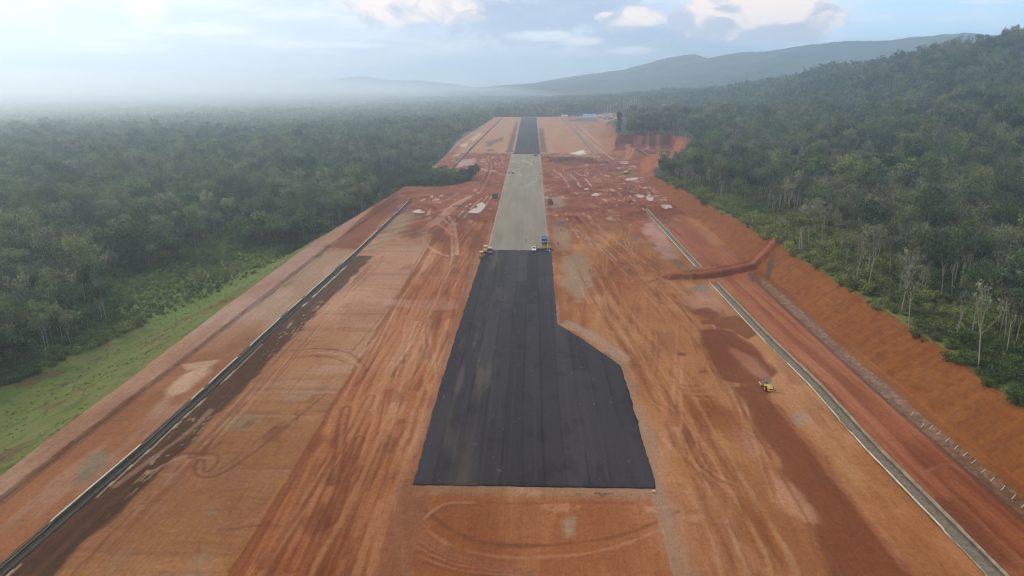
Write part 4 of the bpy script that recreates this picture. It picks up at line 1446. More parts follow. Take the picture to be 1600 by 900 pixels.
def tyre_roller(px, py, rz, label, paint, z=None):
    r = at_px(px, py, rz, 'road_roller', label, 'road roller', None, z)
    MB().prism([(-2.2, .7), (-2.2, 1.7), (-.9, 1.85), (-.9, 1.15), (.9, 1.15), (.9, 1.65), (2.2, 1.5), (2.2, .7)], -.95, .95).build('body', paint, r)
    for yy_, n in ((1.55, 4), (-1.5, 5)):
        for k in range(n):
            w = MB(); wheel(w, (k - (n - 1) / 2) * .46, yy_, .5, .36); w.build('wheel', M['dark'], r)
    MB().box((0, -.1, 1.45), (.5, .5, .2)).box((0, -.35, 1.8), (.5, .12, .6)).build('seat', M['dark'], r)
    for sx in (-1, 1):
        for yy_ in (-.85, .85):
            MB().bar((sx * .8, yy_, 1.2), (sx * .76, yy_, 2.95), .045).build('canopy_post', M['darkgrey'], r)
    MB().box((0, 0, 3.0), (1.95, 2.2, .13), bevel=.05).build('canopy_roof', M['cream'], r)
    MB().box((0, 2.22, 1.1), (1.3, .05, .4)).build('radiator_grille', M['darkgrey'], r)
    return r


def tandem_roller(px, py, rz, label, paint, roof, z=None):
    r = at_px(px, py, rz, 'road_roller', label, 'road roller', None, z)
    for yy_ in (-1.6, 1.6):
        MB().cyl((0, yy_, .6), .6, 1.7, 'X', 26).build('drum', M['steel'], r)
        f = MB()
        for sx in (-1, 1):
            f.box((sx * .95, yy_, .85), (.14, 1.1, .35), bevel=.03)
        f.box((0, yy_, 1.32), (2.0, 1.35, .3), bevel=.06).build('drum_yoke', paint, r)
    MB().prism([(-1.6, 1.0), (-1.6, 1.65), (-.5, 1.75), (-.5, 1.2), (.7, 1.2), (1.5, 1.6), (1.5, 1.0)], -.75, .75).build('body', paint, r)
    MB().box((0, 0.05, 1.4), (.5, .5, .2)).box((0, -.2, 1.75), (.5, .12, .55)).build('seat', M['dark'], r)
    for sx in (-1, 1):
        for yy_ in (-.6, .6):
            MB().bar((sx * .7, yy_, 1.2), (sx * .68, yy_, 2.75), .04).build('canopy_post', M['darkgrey'], r)
    MB().box((0, 0, 2.8), (1.7, 1.7, .12), bevel=.05).build('canopy_roof', roof, r)
    return r


def dump_truck(px, py, rz, label, cab, bed, z=None, tarp=None):
    r = at_px(px, py, rz, 'dump_truck', label, 'dump truck', None, z)
    # forward +Y
    MB().box((0, -.2, .95), (.95, 7.4, .28)).build('chassis', M['darkgrey'], r)
    cb = MB().prism([(1.9, .9), (1.9, 2.75), (3.2, 2.8), (3.62, 1.75), (3.65, .75), (2.0, .75)], -1.18, 1.18).build('cab', cab, r)
    MB().prism([(3.24, 2.62), (3.62, 1.82), (3.66, 1.84), (3.28, 2.64)], -1.02, 1.02).build('windscreen', M['glass'], cb)
    for sx in (-1, 1):
        MB().box((sx * 1.19, 2.75, 2.2), (.03, .9, .7)).build('side_window', M['glass'], cb)
        MB().box((sx * .85, 3.68, 1.05), (.35, .05, .2)).build('headlight', M['lamp'], cb)
    MB().box((0, 3.68, .72), (2.4, .2, .32), bevel=.04).build('bumper', M['darkgrey'], r)
    b = MB()
    b.box((0, -1.2, 1.3), (2.4, 5.2, .12))
    for sx in (-1, 1):
        b.box((sx * 1.2, -1.2, 1.95), (.1, 5.2, 1.3))
    b.box((0, 1.4, 2.1), (2.5, .12, 1.7)).box((0, 1.75, 2.98), (2.3, .8, .08))
    for k in range(6):
        for sx in (-1, 1):
            b.box((sx * 1.27, -3.5 + .95 * k, 1.95), (.07, .12, 1.3))
    bd = b.build('tipper_bed', bed, r)
    MB().box((0, -3.82, 1.92), (2.4, .1, 1.3)).build('tailgate', bed, r)
    if tarp:
        t = MB().box((0, -1.2, 2.72), (2.5, 5.3, .32), bevel=.14).box((0, -3.86, 2.45), (2.45, .06, .6)).build('tarpaulin', tarp, r)
    else:
        MB().sph((0, -1.2, 2.35), 1.0, (1.1, 2.4, .5), 14).build('load', M['asphalt_pile'], r)
    for sx in (-1, 1):
        for yy_ in (2.7, -1.9, -3.1):
            w = MB(); wheel(w, sx * 1.0, yy_, .52, .42); wo = w.build('wheel', M['dark'], r)
            MB().cyl((sx * 1.22, yy_, .52), .25, .04, 'X', 12).build('rim', M['steel'], wo)
        MB().box((sx * .9, -3.9, 1.05), (.3, .05, .14)).build('tail_lamp', M['maroon'], r)
    return r


def paver(px, py, rz, label, z=None):
    r = at_px(px, py, rz, 'asphalt_paver', label, 'asphalt paver', None, z)
    # forward +Y; screed at -Y
    MB().prism([(-1.6, .7), (-1.6, 1.75), (.2, 1.8), (1.0, 1.2), (1.0, .6)], -1.2, 1.2).build('tractor_body', M['yellow'], r)
    h = MB()
    for sx in (-1, 1):
        h.box((sx * 1.45, 2.1, .95), (.14, 2.1, .9), ry=sx * .35)
    h.box((0, 2.0, .55), (2.6, 2.1, .15)).box((0, 1.05, 1.0), (2.6, .14, .9))
    h.build('hopper', M['yellow'], r)
    MB().sph((0, 2.0, .7), .9, (1.2, .9, .5), 12).build('hopper_load', M['asphalt_pile'], r)
    for sx in (-1, 1):
        MB().box((sx * 1.0, -.1, .4), (.42, 3.4, .8), bevel=.22).build('crawler_track', M['dark'], r)
        MB().box((sx * 1.3, -2.0, .75), (.14, 2.6, .2), rx=.12).build('tow_arm', M['yellow'], r)
    sc = MB().box((0, -3.2, .42), (8.2, .85, .55), bevel=.05).box((0, -3.5, .8), (7.6, .3, .1)).build('screed', M['darkgrey'], r)
    for sx in (-1, 1):
        MB().box((sx * 4.1, -3.2, .5), (.12, 1.1, .75)).build('end_plate', M['steel'], sc)
    MB().box((0, -2.2, .42), (7.6, .6, .5)).build('auger_bay', M['asphalt_pile'], r)
    MB().box((0, -1.1, 1.82), (2.2, 1.0, .1)).build('operator_deck', M['darkgrey'], r)
    for sx in (-1, 1):
        MB().box((sx * .6, -1.2, 2.05), (.45, .45, .15)).box((sx * .6, -1.42, 2.35), (.45, .1, .5)).build('seat', M['dark'], r)
    for sx in (-1, 1):
        for yy_ in (-1.7, .2):
            MB().bar((sx * 1.05, yy_, 1.8), (sx * 1.05, yy_, 3.45), .05).build('roof_post', M['darkgrey'], r)
    MB().box((0, -.75, 3.5), (2.5, 2.4, .12), bevel=.05).build('roof', M['bluepaint'], r)
    MB().cyl((.7, .4, 2.3), .09, 1.0, 'Z', 10).build('exhaust', M['darkgrey'], r)
    return r


def pickup(px, py, rz, label, z=None):
    r = at_px(px, py, rz, 'pickup_truck', label, 'pickup truck', None, z)
    # front is +Y
    MB().prism([(-2.6, .45), (-2.6, 1.02), (-.7, 1.05), (.95, 1.05), (2.3, .95), (2.62, .82), (2.62, .45)], -.9, .9).build('body', M['white'], r)
    cb = MB().prism([(-.75, 1.05), (-.5, 1.72), (.35, 1.74), (1.05, 1.08)], -.8, .8).build('cabin', M['white'], r)
    MB().prism([(.42, 1.68), (1.02, 1.12), (1.06, 1.14), (.46, 1.71)], -.72, .72).build('windscreen', M['glass'], cb)
    for sx in (-1, 1):
        MB().prism([(-.62, 1.14), (-.45, 1.62), (.3, 1.64), (.82, 1.14)], sx * .81 - .012, sx * .81 + .012).build('side_window', M['glass'], cb)
        MB().box((sx * .68, 2.63, .78), (.34, .05, .16)).build('headlight', M['lamp'], r)
        MB().box((sx * 1.0, .85, 1.15), (.16, .1, .14)).build('wing_mirror', M['white'], r)
        for yy_ in (1.65, -1.6):
            w = MB(); wheel(w, sx * .8, yy_, .37, .26); wo = w.build('wheel', M['dark'], r)
            MB().cyl((sx * .94, yy_, .37), .2, .03, 'X', 12).build('rim', M['galv'], wo)
    MB().box((0, 2.64, .6), (1.0, .05, .22)).build('radiator_grille', M['darkgrey'], r)
    MB().box((0, 2.66, .42), (1.7, .14, .2), bevel=.04).build('bumper', M['darkgrey'], r)
    MB().box((0, -1.7, 1.06), (1.45, 1.6, .04)).build('load_bed', M['darkgrey'], r)
    return r


def excavator(px, py, rz, label, z=None):
    r = at_px(px, py, rz, 'excavator', label, 'excavator', None, z)
    for sx in (-1, 1):
        MB().box((sx * 1.1, 0, .45), (.55, 4.0, .85), bevel=.25).build('crawler_track', M['dark'], r)
    MB().cyl((0, 0, .95), .8, .25, 'Z', 16).box((0, 0, .6), (1.6, 1.2, .4)).build('undercarriage', M['darkgrey'], r)
    MB().box((.3, -.9, 1.6), (2.2, 2.6, 1.1), bevel=.12).build('engine_housing', M['yellow'], r)
    cb = MB().prism([(-.2, 1.1), (-.2, 2.9), (1.0, 2.9), (1.5, 2.0), (1.5, 1.1)], -1.35, -.4).build('cab', M['yellow'], r)
    MB().prism([(1.06, 2.82), (1.5, 2.02), (1.54, 2.04), (1.1, 2.84)], -1.25, -.5).build('windscreen', M['glass'], cb)
    MB().box((-1.36, .6, 2.3), (.03, 1.0, .9)).build('side_window', M['glass'], cb)
    MB().prism([(.3, 1.3), (2.2, 4.3), (4.6, 4.5), (4.6, 4.1), (2.5, 3.8), (.9, 1.2)], .1, .5).build('boom', M['yellow'], r)
    MB().prism([(4.4, 4.6), (4.9, 4.4), (5.2, 1.6), (4.9, 1.6)], .12, .48).build('dipper_arm', M['yellow'], r)
    MB().prism([(4.7, 1.7), (5.4, 1.5), (5.2, .6), (4.4, .5), (4.3, .9), (4.8, 1.0)], -.3, .9).build('bucket', M['steel'], r)
    return r


Z_AP, Z_BS = .12, .06
single_drum_roller(1197.5, 607, rad(5), 'yellow soil roller with dark canopy on the damp red strip beside the grey drain', M['yellow'], M['bluegrey'], s=.9)
tyre_roller(759, 394, rad(-4), 'mustard tyre roller with pale roof at the corner of the fresh asphalt', M['yellow'], Z_AP)
tandem_roller(752.5, 402.5, rad(172), 'small brownish tandem roller nearest the viewer at the asphalt corner', M['orange'], M['cream'], Z_AP)
single_drum_roller(765.5, 396, rad(184), 'dark canopied roller standing beside the mustard tyre roller on the asphalt', M['darkgrey'], M['cream'], Z_AP)
paver(850.5, 388.5, rad(2), 'yellow asphalt paver with wide dark screed at the end of the fresh asphalt', Z_BS)
dump_truck(850.5, 379.5, rad(2), 'dark dump truck with blue tarpaulin backed up to the yellow paver', M['white'], M['darkgrey'], Z_BS, M['blue'])
pickup(834, 391.5, rad(183), 'white pickup truck facing down the asphalt beside the paver', Z_AP)
dump_truck(773.5, 309, rad(170), 'dark green truck on red mud by the stone course edge', M['green'], M['green'])
dump_truck(860, 319, rad(6), 'maroon dump truck seen from behind near the whitish gravel patch', M['maroon'], M['maroon'])
single_drum_roller(798.5, 271, rad(88), 'brownish yellow roller working alone on the stone course', M['cream'], M['darkgrey'], Z_BS)
dump_truck(836.2, 243.5, rad(3), 'tiny reddish truck where the stone course meets the far asphalt', M['maroon'], M['orange'], Z_BS)
excavator(978, 272, rad(-60), 'yellow excavator digging the brown bank below the forest corner')
excavator(857, 246.5, rad(100), 'distant excavator at the near end of the long dark earth mound')


# ------------------------------------------------------------------ people
def person(px, py, rz, label, vest, hat, lean=0.0, arm=0.5, z=None, rider=False, loc=None):
    w = P(px, py) if loc is None else loc
    h = (H(w[0], w[1]) if z is None else z)
    joints = {'pelvis': (0, 0, .93), 'chest': (0, .02 + lean * .3, 1.30), 'neck': (0, .03 + lean * .45, 1.50), 'head': (0, .06 + lean * .5, 1.62), 'crown': (0, .05 + lean * .5, 1.76)}
    e = [('pelvis', 'chest'), ('chest', 'neck'), ('neck', 'head'), ('head', 'crown')]
    R = {'pelvis': .15, 'chest': .17, 'neck': .06, 'head': .095, 'crown': .07}
    for s, n in ((-1, 'l'), (1, 'r')):
        if rider:
            joints.update({n + 'hip': (s * .1, 0, .9), n + 'knee': (s * .2, .42, .78), n + 'ankle': (s * .2, .30, .34), n + 'toe': (s * .21, .50, .30)})
        else:
            joints.update({n + 'hip': (s * .1, 0, .88), n + 'knee': (s * .12, .04 + s * .06, .48), n + 'ankle': (s * .13, s * .10, .08), n + 'toe': (s * .14, .16 + s * .10, .04)})
        joints.update({n + 'sh': (s * .2, .02 + lean * .42, 1.42), n + 'el': (s * .29, .05 + arm * .12, 1.14), n + 'wr': (s * .22, .12 + arm * .4, .95 + arm * .15), n + 'hand': (s * .20, .17 + arm * .45, .93 + arm * .15)})
        e += [('pelvis', n + 'hip'), (n + 'hip', n + 'knee'), (n + 'knee', n + 'ankle'), (n + 'ankle', n + 'toe'), ('chest', n + 'sh'), (n + 'sh', n + 'el'), (n + 'el', n + 'wr'), (n + 'wr', n + 'hand')]
        R.update({n + 'hip': .10, n + 'knee': .065, n + 'ankle': .045, n + 'toe': .04, n + 'sh': .075, n + 'el': .05, n + 'wr': .035, n + 'hand': .045})
    names = list(joints)
    me = bpy.data.meshes.new('person')
    me.from_pydata([joints[k] for k in names], [(names.index(a), names.index(b)) for a, b in e], [])
    o = link(bpy.data.objects.new('person', me))
    md = o.modifiers.new('skin', 'SKIN')
    sv = me.skin_vertices[0].data
    for k, v in enumerate(sv):
        v.radius = (R[names[k]], R[names[k]] * .85)
        v.use_root = names[k] == 'pelvis'
    o.modifiers.new('sub', 'SUBSURF').levels = 1
    me.materials.append(M['cloth_dark'])
    o.location = (w[0], w[1], h); o.rotation_euler = (0, 0, rz)
    c = joints['chest']
    MB().cyl((0, c[1], 1.22), .22, .5, 'Z', 12, .20).build('vest', vest, o, True)
    hd = joints['head']
    MB().sph((0, hd[1] + .015, 1.64), .105, (.9, 1.0, 1.2), 12).build('face', M['skin'], o, True)
    MB().sph((0, hd[1], 1.71), .135, (1, 1.15, .7), 12).build('hat', hat, o, True)
    return tag(o, label, 'person')


person(855, 395.5, rad(30), 'person in yellow green vest raking fresh asphalt behind the paver', M['vest'], M['cream'], .5, .9, Z_AP)
person(849.5, 393.5, rad(-20), 'person in dark clothes standing just behind the paver screed', M['cloth_dark'], M['helmet'], .1, .3, Z_AP)
person(839, 387.5, rad(60), 'person in dark clothes walking between white pickup and paver', M['cloth_dark'], M['cream'], .1, .2, Z_BS)
person(858, 396.5, rad(-40), 'person in pale vest stooping at the asphalt edge line', M['helmet'], M['helmet'], .6, .8, Z_AP)
person(876.5, 362, rad(180), 'person in dark clothes standing on soil below the blue tarp shelter', M['cloth_dark'], M['cloth_dark'], 0, .1)
person(822, 378.5, rad(90), 'person alone on the stone course ahead of the white pickup', M['cloth_dark'], M['cloth_dark'], .0, .1, Z_BS)

# motorcycle with its rider
mc = at_px(872, 383, rad(176), 'motorcycle', 'dark motorcycle standing on the soil shoulder near the paver', 'motorcycle')
for yy_ in (-.68, .68):
    MB().cyl((0, yy_, .3), .3, .12, 'X', 18).build('wheel', M['dark'], mc)
MB().box((0, 0, .55), (.28, .95, .32), bevel=.08).bar((0, .68, .3), (0, .48, 1.0), .05).build('frame', M['darkgrey'], mc)
MB().box((0, -.3, .8), (.3, .75, .12), bevel=.05).build('saddle', M['dark'], mc)
MB().bar((-.36, .42, 1.05), (.36, .42, 1.05), .025).build('handlebar', M['steel'], mc)
MB().sph((0, .6, .92), .12, (1, .7, 1)).build('headlight', M['lamp'], mc)
MB().box((0, .42, .62), (.5, .08, .55), bevel=.03).build('leg_shield', M['darkgrey'], mc)
w = P(872, 383)
person(0, 0, rad(176), 'person in dark jacket and white helmet sitting on the motorcycle', M['cloth_dark'], M['helmet'], .2, .9, H(w[0], w[1]) + .02, True, (w[0] + .0, w[1] + .22))

# blue tarp shelter
ts = at_px(876.5, 353, rad(8), 'tarp_shelter', 'small blue tarpaulin shelter on poles beside the stone course', 'shelter')
for sx in (-1, 1):
    for sy_ in (-1, 1):
        MB().bar((sx * 1.4, sy_ * 1.1, 0), (sx * 1.4, sy_ * 1.1, 2.0 + .2 * sy_), .04).build('pole', M['wood'], ts)
g = np.linspace(-1, 1, 13)
A, B = np.meshgrid(g, g)
zt = 2.1 + .2 * B - .22 * (1 - A ** 2) * (1 - B ** 2) + .03 * np.sin(A * 9) * np.cos(B * 7)
me = np_mesh('tarpaulin', np.stack([A * 1.6, B * 1.35, zt], -1).reshape(-1, 3), grid_faces(13, 13), [M['blue']], True)
to = link(bpy.data.objects.new('tarpaulin', me), ts)
so = to.modifiers.new('thick', 'SOLIDIFY'); so.thickness = .02

# ------------------------------------------------------------------ buildings and masts at the far end
def hall(px, py, wd, dp, ht, label, wall, roof, rz=0, windows=4, name='site_building', cat='building', z=None):
    r = at_px(px, py, rz, name, label, cat, None, z)
    MB().box((0, 0, ht / 2), (wd, dp, ht)).build('wall', wall, r)
    MB().prism([(-dp / 2 - .7, ht), (0, ht + dp * .22), (dp / 2 + .7, ht), (dp / 2 + .7, ht - .18), (0, ht + dp * .22 - .18), (-dp / 2 - .7, ht - .18)], -wd / 2 - .6, wd / 2 + .6).build('roof', roof, r)
    MB().box((wd * .1, -dp / 2 - .02, 1.1), (1.2, .08, 2.2)).build('door', M['wood'], r)
    for k in range(windows):
        xk = (k + .5) / windows * wd - wd / 2
        if abs(xk - wd * .1) < 1.4:
            continue
        wn = MB().box((xk, -dp / 2 - .03, 1.8), (1.5, .06, 1.3)).build('window_frame', M['white'], r)
        MB().box((xk, -dp / 2 - .07, 1.8), (1.3, .04, 1.1)).build('pane', M['glass'], wn)
    return r


hall(921, 183.2, 25, 12, 4.0, 'long pale site building with bright blue sheet roof at the far end', M['white'], M['blueroof'], windows=8)
hall(935, 184.0, 10, 8, 3.4, 'pale building with grey roof just beside the blue roofed one', M['wallpaint'], M['greyroof'])
hall(943, 187.0, 9, 7, 3.2, 'white walled hut with rusty roof before the pale masts', M['wallpaint'], M['rust'])
hall(949, 186.0, 8, 7, 4.5, 'tall narrow blue grey hut between rusty hut and lone dark tree', M['wallpaint'], M['bluegrey'], windows=2)
hall(954, 187.5, 8, 6, 3.0, 'rusty red site hut close to the lone dark tree', M['rust'], M['rust'], windows=2)
hall(977, 186.5, 10, 7, 3.4, 'pale hut beyond the lone dark tree below the masts', M['wallpaint'], M['greyroof'])
hall(985, 185.5, 11, 7, 3.2, 'white hut with grey roof at the foot of the bare scar', M['white'], M['greyroof'])
hall(882, 183.0, 12, 8, 3.0, 'small white building at the end of the far concrete drain', M['white'], M['greyroof'])

hu = at_px(942, 258, rad(12), 'open_shed', 'open shed with dark pitched roof on the red mud below the quarry', 'shed')
for sx in (-1, 1):
    for sy_ in (-1, 1):
        MB().bar((sx * 2.6, sy_ * 1.6, 0), (sx * 2.6, sy_ * 1.6, 2.3), .09).build('post', M['wood'], hu)
MB().prism([(-2.1, 2.2), (0, 3.4), (2.1, 2.2), (2.1, 2.1), (0, 3.25), (-2.1, 2.1)], -3.3, 3.3).build('roof', M['darkgrey'], hu)
MB().box((0, 0, .3), (4.4, 2.4, .6), bevel=.05).build('stacked_bags', M['wallpaint'], hu)


def mast(px, py, hgt, dist, label, arms=2, wd=.9):
    w = PD(px, py, dist)
    zz = H(w[0], w[1])
    r = empty('lattice_mast', (w[0], w[1], zz), rad((px * 37) % 90))
    tag(r, label, 'mast', 'pale masts beyond the far huts')
    m = MB(); b = wd / 2; t = wd * .22
    lv = 7
    for k in range(lv):
        z0, z1 = hgt * k / lv, hgt * (k + 1) / lv
        s0, s1 = b + (t - b) * k / lv, b + (t - b) * (k + 1) / lv
        c0 = [(-s0, -s0, z0), (s0, -s0, z0), (s0, s0, z0), (-s0, s0, z0)]
        c1 = [(-s1, -s1, z1), (s1, -s1, z1), (s1, s1, z1), (-s1, s1, z1)]
        for q in range(4):
            m.bar(c0[q], c1[q], .11, 4)
            m.bar(c0[q], c1[(q + 1) % 4], .06, 4)
    m.build('lattice_tower', M['galv'], r)
    for k in range(arms):
        z0 = hgt * (.96 - .14 * k)
        a = MB()
        a.bar((-2.2, 0, z0), (2.2, 0, z0), .10, 4).bar((-2.2, 0, z0), (0, 0, z0 + .9), .06, 4).bar((2.2, 0, z0), (0, 0, z0 + .9), .06, 4)
        a.build('cross_arm', M['galv'], r)
    return r


mast_px = [(945, 17, 'short pale mast'), (949, 21, 'slim pale mast'), (954, 20, 'pale mast'), (958, 24, 'pale mast'), (962, 25, 'tall pale mast'),
           (973, 26, 'tall pale mast'), (976, 24, 'pale mast'), (980, 21, 'slim pale mast'), (983, 27, 'tallest pale mast'), (986, 23, 'pale mast'), (990, 26, 'tall pale mast'), (993, 22, 'pale mast')]
ml = ['short pale lattice mast, first of the row beside the blue grey hut', 'slim pale lattice mast second in the row over the huts',
      'pale lattice mast standing over the rusty red hut', 'pale lattice mast third before the lone dark tree', 'tall pale mast nearest before the lone dark tree',
      'tall pale lattice mast nearest behind the lone dark tree', 'pale lattice mast second beyond the lone dark tree', 'slim short mast over the pale hut beyond the dark tree',
      'tallest pale lattice mast above the white hut', 'pale lattice mast just beyond the tallest mast', 'tall pale mast near the start of the bare scar', 'last pale mast of the row, at the bare scar']
for (px, hg, _), lab in zip(mast_px, ml):
    mast(px, 181.5, hg * 1.05, 1520, lab, 2 if hg > 21 else 1)

# ------------------------------------------------------------------ stakes, timber
st_px = [(1424, 646), (1440, 664), (1453, 667), (1465, 676), (1478, 687), (1492, 699), (1506, 710), (1519, 721), (1534, 735), (1549, 748), (1566, 762), (1582, 776), (1597, 789)]
st0 = None
for k, (px, py) in enumerate(st_px):
    w = P(px, py)
    if st0 is None:
        st0 = MB().box((0, 0, .55), (.13, .13, 1.3), taper=(.7, .7)).build('survey_stake', M['stake'])
        o = st0
    else:
        o = st0.copy(); COL.objects.link(o)
    o.location = (w[0], w[1], H(w[0], w[1]) - .05)
    o.rotation_euler = (rad((k * 53) % 17 - 26), rad(44 + (k * 31) % 14), 0)
    tag(o, 'pale wooden stake leaning over the grey stone ditch at the bare slope foot', 'stake', 'stakes along the stone ditch')
tim = [(943, 771, 3.9, 92, 'long grey timber pole lying just off the asphalt end'), (938, 772, 1.6, 40, 'short timber crossing the long pole off the asphalt end'), (942, 773, 1.3, 130, 'second short timber crossing the long pole'),
       (905, 772.5, 1.7, 88, 'lone short timber lying clear of the crossed pieces')]
for px, py, ln_, rz, lab in tim:
    w = P(px, py)
    o = MB().bar((-ln_ / 2, 0, 0), (-ln_ * .1, .03, .02), .10).bar((-ln_ * .1, .03, .02), (ln_ / 2, -.02, 0), .085).build('timber_pole', M['wood'])
    o.location = (w[0], w[1], H(w[0], w[1]) + .14 + (.16 if 'cross' in lab else 0)); o.rotation_euler = (0, 0, rad(rz - 90))
    tag(o, lab, 'timber')
w = P(1022, 769)
o = MB().sph((0, 0, .22), .32, (1.3, 1, .7), 8).build('sandbag', M['yellow'])
o.location = (w[0], w[1], H(w[0], w[1])); tag(o, 'small yellow bag lying at the near corner of the asphalt', 'bag')

#@TREES
# ------------------------------------------------------------------ trees
def tube_arrays(paths, sides=5):
    V, F = [], []
    n0 = 0
    for pts, rr in paths:
        pts = np.array(pts, float); k = len(pts)
        d = np.gradient(pts, axis=0)
        d /= np.linalg.norm(d, axis=1, keepdims=True) + 1e-9
        up = np.tile(np.array((.31, .95, .05)), (k, 1))
        a = np.cross(d, up); a /= np.linalg.norm(a, axis=1, keepdims=True) + 1e-9
        b = np.cross(d, a)
        th = np.arange(sides) * 2 * math.pi / sides
        ring = pts[:, None] + (a[:, None] * np.cos(th)[None, :, None] + b[:, None] * np.sin(th)[None, :, None]) * np.array(rr)[:, None, None]
        V.append(ring.reshape(-1, 3))
        i = np.arange(k - 1)[:, None] * sides + np.arange(sides)[None]
        j = np.arange(k - 1)[:, None] * sides + (np.arange(sides)[None] + 1) % sides
        F.append(np.stack([i, j, j + sides, i + sides], -1).reshape(-1, 4) + n0)
        n0 += k * sides
    return np.concatenate(V), np.concatenate(F)


def leaf_quads(rng, cen, n, spread, size, flat=.6, upb=.8):
    """n leaf-spray quads round each centre"""
    cen = np.repeat(np.array(cen), n, 0)
    m = len(cen)
    o = rng.normal(size=(m, 3)); o /= np.linalg.norm(o, axis=1, keepdims=True)
    o *= (rng.random((m, 1)) ** .45) * spread
    o[:, 2] *= flat
    c = cen + o
    nn = rng.normal(size=(m, 3)) + np.array((0, 0, upb)); nn /= np.linalg.norm(nn, axis=1, keepdims=True)
    t = np.cross(nn, rng.normal(size=(m, 3))); t /= np.linalg.norm(t, axis=1, keepdims=True) + 1e-9
    b = np.cross(nn, t)
    s = size * (.6 + .8 * rng.random((m, 1)))
    q = np.stack([c - t * s * .5 - b * s * .35, c + t * s * .55 - b * s * .3, c + t * s * .4 + b * s * .4, c - t * s * .45 + b * s * .35], 1)
    return q.reshape(-1, 3), np.arange(m * 4).reshape(-1, 4)


def limb(rng, p, d, ln, r0, r1, k=5, curl=.18, up=.12):
    pts, rr = [np.array(p, float)], [r0]
    d = np.array(d, float); d /= np.linalg.norm(d)
    for i in range(1, k + 1):
        d = d + rng.normal(size=3) * curl + np.array((0, 0, up)); d /= np.linalg.norm(d)
        pts.append(pts[-1] + d * ln / k); rr.append(r0 + (r1 - r0) * i / k)
    return pts, rr


